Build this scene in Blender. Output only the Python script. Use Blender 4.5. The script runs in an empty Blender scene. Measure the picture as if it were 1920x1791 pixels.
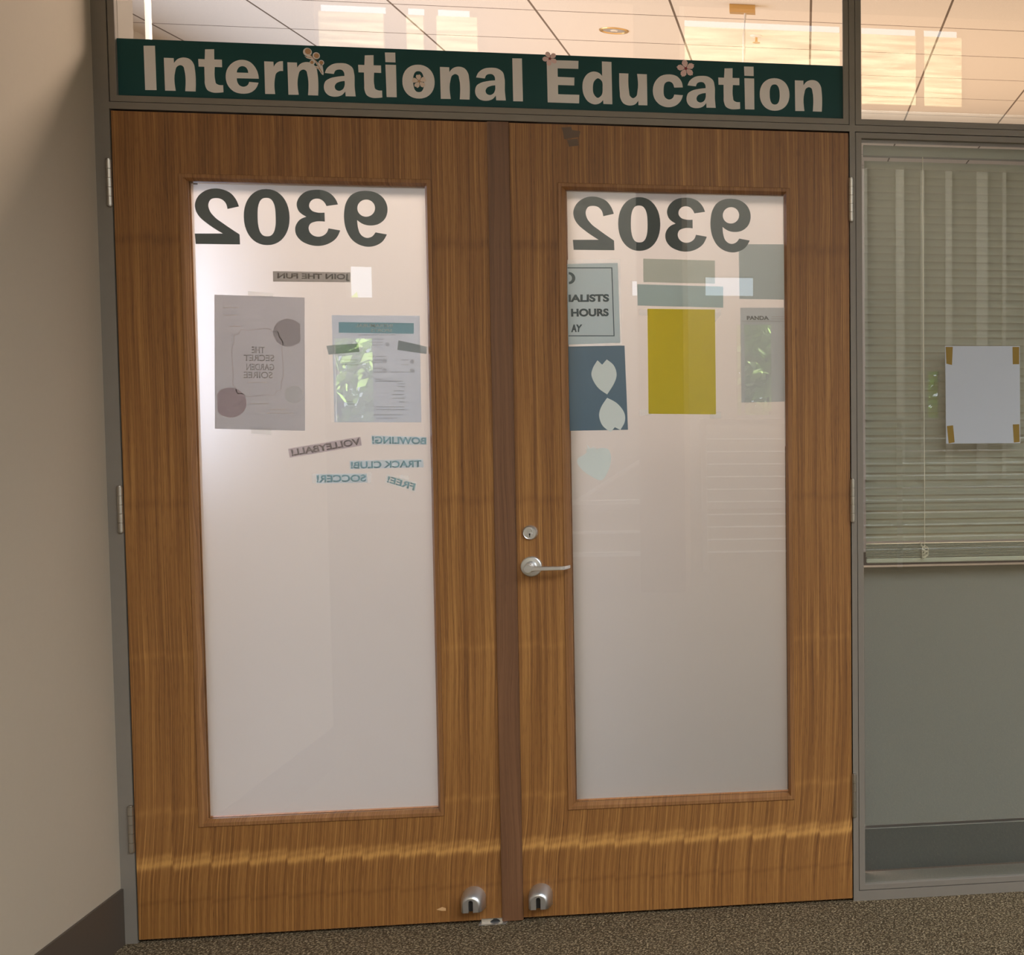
import bpy, bmesh, math, random
import numpy as np
from mathutils import Vector, Matrix
random.seed(7)
C = bpy.context.scene.collection
SC = bpy.context.scene

# ------------------------------------------------------------------ camera
# X runs right along the doors, Y goes into the office, Z is up; metres; door faces lie in Y = 0
FPX, CX, CY = 2800.0, 2008.54, 857.5
CAM = np.array([1.7036, -4.1326, 1.4833])
YAW, PITCH, ROLL = 0.17693, -0.0585, 0.00316
_f = np.array([math.sin(YAW)*math.cos(PITCH), math.cos(YAW)*math.cos(PITCH), math.sin(PITCH)])
_r = np.array([math.cos(YAW), -math.sin(YAW), 0.0]); _u = np.cross(_r, _f)
_c, _s = math.cos(ROLL), math.sin(ROLL)
RIGHT, UP, FWD = _c*_r + _s*_u, -_s*_r + _c*_u, _f
cam_data = bpy.data.cameras.new('camera'); cam = bpy.data.objects.new('camera', cam_data); C.objects.link(cam)
cam_data.sensor_width = 36.0; cam_data.sensor_fit = 'HORIZONTAL'
cam_data.lens = FPX/1920*36.0
cam_data.shift_x = -(CX-960)/1920; cam_data.shift_y = -(895.5-CY)/1920
cam_data.clip_start = 0.05; cam_data.clip_end = 200
M4 = Matrix.Identity(4)
for i in range(3):
    M4[i][0] = RIGHT[i]; M4[i][1] = UP[i]; M4[i][2] = -FWD[i]; M4[i][3] = CAM[i]
cam.matrix_world = M4
SC.camera = cam

def at(u, v, Y=0.0):
    """the point of the plane Y that the photograph shows at pixel (u, v)"""
    d = (u-CX)/FPX*RIGHT - (v-CY)/FPX*UP + FWD
    return CAM + (Y-CAM[1])/d[1]*d

# ------------------------------------------------------------------ colour management, world, big lights
SC.view_settings.view_transform = 'Standard'; SC.view_settings.look = 'None'
SC.view_settings.gamma = 1.0; SC.view_settings.use_curve_mapping = False
SC.view_settings.exposure = 0.0
w = bpy.data.worlds.new('sky'); SC.world = w; w.use_nodes = True
bg = w.node_tree.nodes['Background']; bg.inputs[0].default_value = (0.80, 0.90, 1.0, 1); bg.inputs[1].default_value = 4.0

# low sun from the right that lights the trees outside
sd = bpy.data.lights.new('sun', 'SUN'); sd.energy = 42; sd.color = (1.0, 0.95, 0.82); sd.angle = .01
sun = bpy.data.objects.new('sun', sd); C.objects.link(sun); sun.location = (20, -15, 8)
sun.rotation_euler = Vector((-1, .03, -.21)).to_track_quat('-Z', 'Y').to_euler()

def area(name, loc, rot, sx, sy, power, col):
    d = bpy.data.lights.new(name, 'AREA'); d.shape = 'RECTANGLE'; d.size = sx; d.size_y = sy
    d.energy = power; d.color = col
    o = bpy.data.objects.new(name, d); C.objects.link(o); o.location = loc; o.rotation_euler = rot
    return o
PI = math.pi
# daylight through the hall's roof light
area('hall_skylight', (5.2, -5.7, 4.75), (0, 0, 0), 6.4, 5.2, 575, (0.91, 0.955, 1.0))
area('plywood_fill_light', (.4, -9.2, 3.55), (math.radians(-118), 0, 0), 6.4, .2, 440, (1.0, 0.95, 0.85))  # added lamp that brightens the plywood panels for their reflection
# warm light added out of view for the office ceiling, another by the doors, and its window on the left
area('office_ceiling_fill', (2.2, 3.6, 2.05), (PI, 0, 0), 5.0, 3.6, 72, (1.0, 0.68, 0.44))  # added to brighten the ceiling seen through the transom
area('film_fill_light', (0.62, 0.95, 3.05), (0, 0, 0), 2.0, 0.6, 96, (1.0, 0.79, 0.67))  # unseen lamp added to brighten the top of the frosted film
area('office_window_light', (-1.38, 2.9, 1.62), (0, -PI/2, 0), 1.15, 4.0, 90, (0.66, 0.76, 1.0))

# ------------------------------------------------------------------ materials
def lin(r, g, b):
    f = lambda c: (c/255/12.92 if c/255 <= .04045 else ((c/255+.055)/1.055)**2.4)
    return (f(r), f(g), f(b), 1)
def new_mat(name):
    m = bpy.data.materials.new(name); m.use_nodes = True
    nt = m.node_tree; nt.nodes.clear()
    out = nt.nodes.new('ShaderNodeOutputMaterial')
    return m, nt, out
def N(nt, typ, **kw):
    n = nt.nodes.new(typ)
    for k, v in kw.items():
        if k.startswith('i_'):
            key = k[2:]; key = int(key) if key.isdigit() else key
            n.inputs[key].default_value = v
        else: setattr(n, k, v)
    return n
def L(nt, a, ao, b, bi): nt.links.new(a.outputs[ao], b.inputs[bi])
def math_(nt, op, a, b=None, c=None):
    n = nt.nodes.new('ShaderNodeMath'); n.operation = op
    for i, x in enumerate((a, b, c)):
        if x is None: continue
        if isinstance(x, (int, float)): n.inputs[i].default_value = x
        else: nt.links.new(x, n.inputs[i])
    return n.outputs[0]
def plain(name, col, rough=.5, metal=0.0, spec=.5, noise=0.0, scale=20.0, bump=0.0, bscale=200.0):
    m, nt, out = new_mat(name)
    p = N(nt, 'ShaderNodeBsdfPrincipled', i_Roughness=rough, i_Metallic=metal)
    p.inputs['Specular IOR Level'].default_value = spec
    p.inputs['Base Color'].default_value = col
    tc = N(nt, 'ShaderNodeTexCoord')
    if noise:
        nz = N(nt, 'ShaderNodeTexNoise', i_Scale=scale, i_Detail=4.0); L(nt, tc, 'Object', nz, 'Vector')
        mr = N(nt, 'ShaderNodeMapRange', i_3=1-noise, i_4=1+noise); L(nt, nz, 0, mr, 0)
        mx = N(nt, 'ShaderNodeVectorMath', operation='SCALE'); mx.inputs[0].default_value = col[:3]
        L(nt, mr, 0, mx, 'Scale'); L(nt, mx, 0, p, 'Base Color')
    if bump:
        nz = N(nt, 'ShaderNodeTexNoise', i_Scale=bscale, i_Detail=3.0); L(nt, tc, 'Object', nz, 'Vector')
        b = N(nt, 'ShaderNodeBump', i_Strength=bump, i_Distance=.002); L(nt, nz, 0, b, 'Height'); L(nt, b, 0, p, 'Normal')
    L(nt, p, 0, out, 0)
    return m

def veneer(name, dark, mid, light, figure=True, strip=.0915, seed=0.0):
    """vertical slip-matched veneer: the same leaf repeated every strip, with a cross figure low down"""
    m, nt, out = new_mat(name)
    tc = N(nt, 'ShaderNodeTexCoord'); sep = N(nt, 'ShaderNodeSeparateXYZ'); L(nt, tc, 'Object', sep, 0)
    X, Z = sep.outputs[0], sep.outputs[2]
    if figure:
        u = math_(nt, 'DIVIDE', X, strip); sid = math_(nt, 'FLOOR', u)
        fx = math_(nt, 'MULTIPLY', math_(nt, 'FRACT', u), strip)
    else:
        sid = math_(nt, 'MULTIPLY', X, 0.0); fx = X
    zt = math_(nt, 'SUBTRACT', Z, math_(nt, 'MULTIPLY', fx, .12))     # the figure slopes up within each leaf
    d = math_(nt, 'SUBTRACT', zt, .186)
    # slow wander of the grain
    cv = N(nt, 'ShaderNodeCombineXYZ'); L(nt, math_(nt, 'MULTIPLY', fx, 7.0).node, 0, cv, 0); L(nt, math_(nt, 'MULTIPLY', Z, 2.2).node, 0, cv, 2)
    L(nt, math_(nt, 'MULTIPLY', sid, .02).node, 0, cv, 1)
    wn = N(nt, 'ShaderNodeTexNoise', i_Scale=1.0, i_Detail=2.0); L(nt, cv, 0, wn, 'Vector')
    wand = math_(nt, 'MULTIPLY', math_(nt, 'SUBTRACT', wn.outputs[0], .5), .020)
    if figure:
        up = math_(nt, 'MULTIPLY', math_(nt, 'SUBTRACT', 1.0, math_(nt, 'POWER', 2.718, math_(nt, 'MULTIPLY', math_(nt, 'MAXIMUM', d, 0.0), -9.0))), .022)
        dn = math_(nt, 'MULTIPLY', math_(nt, 'SUBTRACT', 1.0, math_(nt, 'POWER', 2.718, math_(nt, 'MULTIPLY', math_(nt, 'MINIMUM', d, 0.0), 12.0))), -.012)
        bend = math_(nt, 'ADD', up, dn)
        xb = math_(nt, 'SUBTRACT', math_(nt, 'ADD', fx, wand), bend)
    else:
        xb = math_(nt, 'ADD', fx, math_(nt, 'MULTIPLY', wand, 1.6))
    def grain(sx, sz, det, sy):
        c = N(nt, 'ShaderNodeCombineXYZ')
        L(nt, math_(nt, 'MULTIPLY', xb, sx).node, 0, c, 0); L(nt, math_(nt, 'MULTIPLY', Z, sz).node, 0, c, 2)
        L(nt, math_(nt, 'ADD', math_(nt, 'MULTIPLY', sid, sy), seed).node, 0, c, 1)
        n = N(nt, 'ShaderNodeTexNoise', i_Scale=1.0, i_Detail=det, i_Roughness=.55); L(nt, c, 0, n, 'Vector')
        return n.outputs[0]
    g1 = grain(480.0, 2.2, 3.0, .11); g2 = grain(90.0, 1.0, 2.0, .06); g3 = grain(22.0, .8, 2.0, .15); gp = grain(900.0, 28.0, 1.0, 1.7)
    t = math_(nt, 'ADD', math_(nt, 'MULTIPLY', g1, .58), math_(nt, 'ADD', math_(nt, 'MULTIPLY', g2, .32), math_(nt, 'MULTIPLY', g3, .20)))
    t = math_(nt, 'ADD', math_(nt, 'SUBTRACT', t, math_(nt, 'MULTIPLY', math_(nt, 'MAXIMUM', math_(nt, 'SUBTRACT', gp, .56), 0.0), .55)), -.05)
    if figure:
        def band(z0, s, a, top=1.0):
            e = math_(nt, 'SUBTRACT', zt, z0); q = math_(nt, 'DIVIDE', e, s)
            return math_(nt, 'MULTIPLY', math_(nt, 'POWER', 2.718, math_(nt, 'MULTIPLY', math_(nt, 'MULTIPLY', q, q), -1.0)), a)
        wig = grain(60.0, 60.0, 2.0, .3)
        bsum = math_(nt, 'ADD', math_(nt, 'ADD', band(.196, .010, .24), band(.214, .008, .11)), math_(nt, 'ADD', band(.335, .010, .05), band(.098, .006, -.04)))
        bsum = math_(nt, 'ADD', bsum, math_(nt, 'ADD', band(1.13, .012, -.035), math_(nt, 'ADD', band(1.80, .014, -.05), band(.74, .010, .035))))
        t = math_(nt, 'ADD', t, math_(nt, 'MULTIPLY', bsum, math_(nt, 'ADD', .45, wig)))
    cr = N(nt, 'ShaderNodeValToRGB'); e = cr.color_ramp.elements
    e[0].position = .28; e[0].color = dark; e[1].position = .76; e[1].color = light
    k = e.new(.50); k.color = mid
    nt.links.new(t, cr.inputs[0])
    p = N(nt, 'ShaderNodeBsdfPrincipled', i_Roughness=.48); p.inputs['Specular IOR Level'].default_value = .6
    L(nt, cr, 0, p, 'Base Color')
    b = N(nt, 'ShaderNodeBump', i_Strength=.12, i_Distance=.0006); nt.links.new(g1, b.inputs['Height']); L(nt, b, 0, p, 'Normal')
    L(nt, p, 0, out, 0)
    return m

def clear_glass(name, tint=(.97, .985, .975, 1), f0=.045):
    m, nt, out = new_mat(name)
    lw = N(nt, 'ShaderNodeLayerWeight', i_Blend=.5)
    k = math_(nt, 'ADD', f0, math_(nt, 'MULTIPLY', math_(nt, 'POWER', lw.outputs['Facing'], 5.0), 1-f0))
    tr = N(nt, 'ShaderNodeBsdfTransparent'); tr.inputs[0].default_value = tint
    gl = N(nt, 'ShaderNodeBsdfGlossy', i_Roughness=0.0); gl.inputs[0].default_value = (1, 1, 1, 1)
    mx = N(nt, 'ShaderNodeMixShader'); nt.links.new(k, mx.inputs[0]); L(nt, tr, 0, mx, 1); L(nt, gl, 0, mx, 2)
    L(nt, mx, 0, out, 0)
    return m

def sheet_mat(name, col, trans=.35, rough=.8, noise=0.0, see=0.0):
    """paper or film: diffuse in front, lets some light through from behind"""
    m, nt, out = new_mat(name)
    d = N(nt, 'ShaderNodeBsdfDiffuse'); d.inputs[0].default_value = col
    t = N(nt, 'ShaderNodeBsdfTranslucent'); t.inputs[0].default_value = col
    mx = N(nt, 'ShaderNodeMixShader'); mx.inputs[0].default_value = trans
    L(nt, d, 0, mx, 1); L(nt, t, 0, mx, 2); last = mx
    if see:
        tp = N(nt, 'ShaderNodeBsdfTransparent'); m2 = N(nt, 'ShaderNodeMixShader'); m2.inputs[0].default_value = see
        L(nt, mx, 0, m2, 1); L(nt, tp, 0, m2, 2); last = m2
    L(nt, last, 0, out, 0)
    return m

def frosted(name):
    """frosted film: mostly forward scattering, so a blurred glow of the office comes through"""
    m, nt, out = new_mat(name)
    d = N(nt, 'ShaderNodeBsdfDiffuse'); d.inputs[0].default_value = (.80, .78, .76, 1)
    t = N(nt, 'ShaderNodeBsdfTranslucent'); t.inputs[0].default_value = (.95, .89, .85, 1)
    r = N(nt, 'ShaderNodeBsdfRefraction', i_Roughness=.68, i_IOR=1.2); r.inputs[0].default_value = (.95, .90, .87, 1)
    m1 = N(nt, 'ShaderNodeMixShader'); m1.inputs[0].default_value = .5; L(nt, t, 0, m1, 1); L(nt, r, 0, m1, 2)
    m2 = N(nt, 'ShaderNodeMixShader'); m2.inputs[0].default_value = .68; L(nt, d, 0, m2, 1); L(nt, m1, 0, m2, 2)
    L(nt, m2, 0, out, 0)
    return m

def carpet_mat():
    m, nt, out = new_mat('loop_carpet')
    tc = N(nt, 'ShaderNodeTexCoord')
    v = N(nt, 'ShaderNodeTexVoronoi', i_Scale=210.0); L(nt, tc, 'Object', v, 'Vector')
    n = N(nt, 'ShaderNodeTexNoise', i_Scale=150.0, i_Detail=4.0); L(nt, tc, 'Object', n, 'Vector')
    cr = N(nt, 'ShaderNodeValToRGB'); e = cr.color_ramp.elements
    e[0].position = .34; e[0].color = lin(92, 79, 60); e[1].position = .72; e[1].color = lin(246, 228, 192)
    k = e.new(.5); k.color = lin(176, 157, 126)
    s = math_(nt, 'ADD', math_(nt, 'MULTIPLY', n.outputs[0], .75), math_(nt, 'MULTIPLY', math_(nt, 'SUBTRACT', .5, v.outputs[0]), .32))
    nt.links.new(s, cr.inputs[0])
    p = N(nt, 'ShaderNodeBsdfPrincipled', i_Roughness=.95); p.inputs['Specular IOR Level'].default_value = .1
    L(nt, cr, 0, p, 'Base Color')
    b = N(nt, 'ShaderNodeBump', i_Strength=.9, i_Distance=.006); L(nt, v, 0, b, 'Height'); b.invert = True; L(nt, b, 0, p, 'Normal')
    L(nt, p, 0, out, 0)
    return m

def ceiling_mat():
    m, nt, out = new_mat('ceiling_tile')
    tc = N(nt, 'ShaderNodeTexCoord'); sep = N(nt, 'ShaderNodeSeparateXYZ'); L(nt, tc, 'Object', sep, 0)
    def line(o, off):
        f = math_(nt, 'FRACT', math_(nt, 'DIVIDE', math_(nt, 'SUBTRACT', o, off), .605))
        a = math_(nt, 'ABSOLUTE', math_(nt, 'SUBTRACT', f, .5))
        return math_(nt, 'GREATER_THAN', a, .5-.0085)
    ln = math_(nt, 'MAXIMUM', line(sep.outputs[0], -.07), line(sep.outputs[1], 2.96))
    n = N(nt, 'ShaderNodeTexNoise', i_Scale=260.0, i_Detail=3.0); L(nt, tc, 'Object', n, 'Vector')
    mr = N(nt, 'ShaderNodeMapRange', i_3=.80, i_4=1.04); L(nt, n, 0, mr, 0)
    base = N(nt, 'ShaderNodeVectorMath', operation='SCALE'); base.inputs[0].default_value = (.80, .72, .62); L(nt, mr, 0, base, 'Scale')
    mx = N(nt, 'ShaderNodeMix', data_type='RGBA'); nt.links.new(ln, mx.inputs[0]); L(nt, base, 0, mx, 6); mx.inputs[7].default_value = (.16, .12, .09, 1)
    p = N(nt, 'ShaderNodeBsdfPrincipled', i_Roughness=.9); p.inputs['Specular IOR Level'].default_value = .1
    L(nt, mx, 2, p, 'Base Color'); L(nt, p, 0, out, 0)
    return m

def plywood_mat():
    m, nt, out = new_mat('pale_plywood')
    tc = N(nt, 'ShaderNodeTexCoord'); mp = N(nt, 'ShaderNodeMapping'); mp.inputs['Scale'].default_value = (2.0, 2.0, 26.0)
    L(nt, tc, 'Object', mp, 0); n = N(nt, 'ShaderNodeTexNoise', i_Scale=1.0, i_Detail=5.0); L(nt, mp, 0, n, 'Vector')
    cr = N(nt, 'ShaderNodeValToRGB'); e = cr.color_ramp.elements
    e[0].position = .35; e[0].color = lin(150, 120, 84); e[1].position = .65; e[1].color = lin(232, 214, 178)
    L(nt, n, 0, cr, 0); p = N(nt, 'ShaderNodeBsdfPrincipled', i_Roughness=.7); L(nt, cr, 0, p, 'Base Color'); L(nt, p, 0, out, 0)
    return m

MAT = dict(
    frame=plain('painted_steel', lin(130, 122, 112), .42, noise=.05, scale=30),
    frame_dark=plain('groove_shadow_gap', lin(40, 36, 31), .7),
    oak=veneer('door_veneer', lin(88, 51, 18), lin(146, 97, 46), lin(206, 152, 82)),
    bead=veneer('bead_timber', lin(106, 66, 32), lin(146, 99, 54), lin(182, 134, 82), False, seed=3.0),
    walnut=veneer('astragal_timber', lin(84, 54, 34), lin(118, 80, 52), lin(142, 100, 68), False, seed=9.0),
    core=plain('door_core', lin(70, 48, 26), .8),
    wall=plain('painted_plaster', lin(184, 170, 150), .75, noise=.02, scale=60, bump=.05),
    base=plain('rubber_baseboard', lin(84, 74, 64), .5, spec=.35),
    carpet=carpet_mat(), ceiling=ceiling_mat(), plywood=plywood_mat(),
    glass=clear_glass('clear_glass'), film=frosted('frosted_film'),
    steel=plain('satin_steel', (.78, .79, .80, 1), .30, metal=.85, noise=.04, scale=90),
    chrome=plain('satin_chrome', (.72, .73, .74, 1), .33, metal=.9),
    hinge=plain('hinge_steel', (.52, .49, .44, 1), .35, metal=1.0),
    black=plain('black', (.012, .011, .010, 1), .6),
    vinyl=plain('dark_vinyl', lin(90, 100, 104), .6, spec=.3),
    teal=plain('teal_vinyl', lin(24, 74, 75), .5, spec=.25, noise=.04, scale=12),
    letter=plain('white_vinyl', lin(242, 236, 234), .6, spec=.2),
    slat=plain('blind_slat', lin(184, 182, 163), .45, spec=.3),
    cord=plain('blind_cord', lin(214, 206, 184), .8),
    fabric=plain('grey_panel_fabric', lin(138, 134, 126), .95, spec=.1, noise=.10, scale=420, bump=.25, bscale=500),
    panel=plain('grey_base_panel', lin(88, 86, 82), .5, noise=.03),
    paper=sheet_mat('white_paper', (.63, .66, .71, 1), .30, noise=.1),
    tape=sheet_mat('brown_tape', lin(168, 140, 78), .3),
    hallwall=plain('hall_wall', lin(196, 190, 180), .8), halldark=plain('hall_dark_timber', lin(92, 70, 54), .6),
    white=plain('white_paint', lin(232, 230, 224), .5), column=plain('column_cladding', lin(150, 122, 92), .55, noise=.06, scale=6),
    backwall=plain('hall_back_wall', lin(150, 143, 134), .8), officefloor=plain('office_carpet', lin(92, 87, 84), .95, noise=.15, scale=300), headrail=plain('headrail_paint', lin(140, 138, 124), .5),
    soffit=plain('soffit_paint', lin(128, 114, 98), .7), leaf=plain('tree_leaf', lin(168, 200, 116), .6, noise=.35, scale=8), bark=plain('bark', lin(96, 78, 60), .9, noise=.2),
    brass=plain('brass_trim', lin(220, 178, 110), .3, metal=.7),
)

# ------------------------------------------------------------------ mesh helpers
def obj(name, bm, mat, parent=None, smooth=False):
    me = bpy.data.meshes.new(name); bmesh.ops.recalc_face_normals(bm, faces=bm.faces); bm.to_mesh(me); bm.free()
    o = bpy.data.objects.new(name, me); C.objects.link(o)
    if mat: me.materials.append(mat)
    if smooth:
        for p in me.polygons: p.use_smooth = True
    if parent: o.parent = parent
    return o
def tag(o, label, cat=None, group=None, kind=None):
    o['label'] = label
    if cat: o['category'] = cat
    if group: o['group'] = group
    if kind: o['kind'] = kind
    return o
def empty(name, loc, label, cat, group=None, kind=None):
    o = bpy.data.objects.new(name, None); C.objects.link(o); o.location = loc; o.empty_display_size = .05
    return tag(o, label, cat, group, kind)
def place(o, parent):
    """parent a mesh that was built in world coordinates"""
    o.parent = parent; o.matrix_parent_inverse = Matrix.Translation(-Vector(parent.location))
    return o
def box(bm, x0, x1, y0, y1, z0, z1):
    vs = [bm.verts.new((x, y, z)) for x in (x0, x1) for y in (y0, y1) for z in (z0, z1)]
    for q in ((0,1,3,2), (4,6,7,5), (0,4,5,1), (2,3,7,6), (0,2,6,4), (1,5,7,3)): bm.faces.new([vs[i] for i in q])
def bxo(name, x0, x1, y0, y1, z0, z1, mat, parent=None, bevel=0.0):
    bm = bmesh.new(); box(bm, x0, x1, y0, y1, z0, z1)
    if bevel: bmesh.ops.bevel(bm, geom=bm.edges[:], offset=bevel, segments=2, affect='EDGES')
    o = obj(name, bm, mat)
    if parent: place(o, parent)
    return o
def prism(bm, pts, y0, y1):
    """outline in X, Z extruded along Y"""
    a = [bm.verts.new((p[0], y0, p[1])) for p in pts]; b = [bm.verts.new((p[0], y1, p[1])) for p in pts]
    n = len(pts)
    bm.faces.new(a); bm.faces.new(b[::-1])
    for i in range(n): bm.faces.new((a[i], a[(i+1) % n], b[(i+1) % n], b[i]))
def lathe_y(bm, prof, cx, cz, seg=32):
    """profile of (radius, y) turned about a line along Y"""
    rings = []
    for r, y in prof:
        rings.append([bm.verts.new((cx+r*math.cos(2*PI*k/seg), y, cz+r*math.sin(2*PI*k/seg))) for k in range(seg)])
    for a, b in zip(rings, rings[1:]):
        for k in range(seg): bm.faces.new((a[k], a[(k+1) % seg], b[(k+1) % seg], b[k]))
    bm.faces.new(rings[0]); bm.faces.new(rings[-1][::-1])
def lathe_z(bm, prof, cx, cy, seg=20):
    rings = []
    for r, z in prof:
        rings.append([bm.verts.new((cx+r*math.cos(2*PI*k/seg), cy+r*math.sin(2*PI*k/seg), z)) for k in range(seg)])
    for a, b in zip(rings, rings[1:]):
        for k in range(seg): bm.faces.new((a[k], a[(k+1) % seg], b[(k+1) % seg], b[k]))
    bm.faces.new(rings[0]); bm.faces.new(rings[-1][::-1])
def tube(bm, pts, r, seg=8):
    pts = [Vector(p) for p in pts]; rings = []
    for i, p in enumerate(pts):
        t = (pts[min(i+1, len(pts)-1)] - pts[max(i-1, 0)]).normalized()
        a = t.cross(Vector((0, 0, 1)))
        if a.length < .05: a = t.cross(Vector((1, 0, 0)))
        a.normalize(); b = t.cross(a)
        rings.append([bm.verts.new(p + a*r*math.cos(2*PI*k/seg) + b*r*math.sin(2*PI*k/seg)) for k in range(seg)])
    for a, b in zip(rings, rings[1:]):
        for k in range(seg): bm.faces.new((a[k], a[(k+1) % seg], b[(k+1) % seg], b[k]))
    bm.faces.new(rings[0]); bm.faces.new(rings[-1][::-1])
def outline_mesh(name, shapes, y0, y1, mat, parent=None):
    """shapes: list of loop lists in X, Z (first outer, then holes); filled and given the thickness y0..y1"""
    cu = bpy.data.curves.new(name, 'CURVE'); cu.dimensions = '2D'; cu.fill_mode = 'BOTH'; cu.extrude = (y1-y0)/2
    for loops in shapes:
        for lp in loops:
            s = cu.splines.new('POLY'); s.points.add(len(lp)-1); s.use_cyclic_u = True
            for q, p in zip(s.points, lp): q.co = (p[0], p[1], 0, 1)
    t = bpy.data.objects.new(name+'_tmp', cu); C.objects.link(t)
    me = bpy.data.meshes.new_from_object(t); bpy.data.objects.remove(t); bpy.data.curves.remove(cu)
    me.name = name
    yc = (y0+y1)/2
    for v in me.vertices: v.co = (v.co.x, yc - v.co.z, v.co.y)
    me.materials.clear(); me.materials.append(mat)
    o = bpy.data.objects.new(name, me); C.objects.link(o)
    if parent: place(o, parent)
    return o
def quad_at(px, Y): return [(float(p[0]), float(p[2])) for p in (at(u, v, Y) for u, v in px)]
def sheet(name, px, Y, th, mat, parent=None):
    bm = bmesh.new(); prism(bm, quad_at(px, Y), Y, Y+th); o = obj(name, bm, mat)
    if parent: place(o, parent)
    return o
def text_mesh(name, s, quad, y0, y1, mat, parent=None, mirror=False, bold=.022, spacing=1.0):
    """a line of text stretched to fill a quad given as TL, TR, BR, BL in X, Z"""
    cu = bpy.data.curves.new(name, 'FONT'); cu.body = s; cu.offset = bold; cu.extrude = 0.0; cu.fill_mode = 'FRONT'; cu.space_character = spacing
    t = bpy.data.objects.new(name+'_tmp', cu); C.objects.link(t)
    me = bpy.data.meshes.new_from_object(t); bpy.data.objects.remove(t); bpy.data.curves.remove(cu); me.name = name
    xs = [v.co.x for v in me.vertices]; ys = [v.co.y for v in me.vertices]
    x0, x1, z0, z1 = min(xs), max(xs), min(ys), max(ys)
    tl, tr, br, bl = [np.array(q) for q in quad]
    for v in me.vertices:
        a = (v.co.x-x0)/(x1-x0); b = (v.co.y-z0)/(z1-z0)
        if mirror: a = 1-a
        p = (bl*(1-a)+br*a)*(1-b) + (tl*(1-a)+tr*a)*b
        v.co = (p[0], y0, p[1])
    bm = bmesh.new(); bm.from_mesh(me); bpy.data.meshes.remove(me)
    r = bmesh.ops.extrude_face_region(bm, geom=bm.faces[:])
    for v in [e for e in r['geom'] if isinstance(e, bmesh.types.BMVert)]: v.co.y = y1
    o = obj(name, bm, mat)
    if parent: place(o, parent)
    return o

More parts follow.
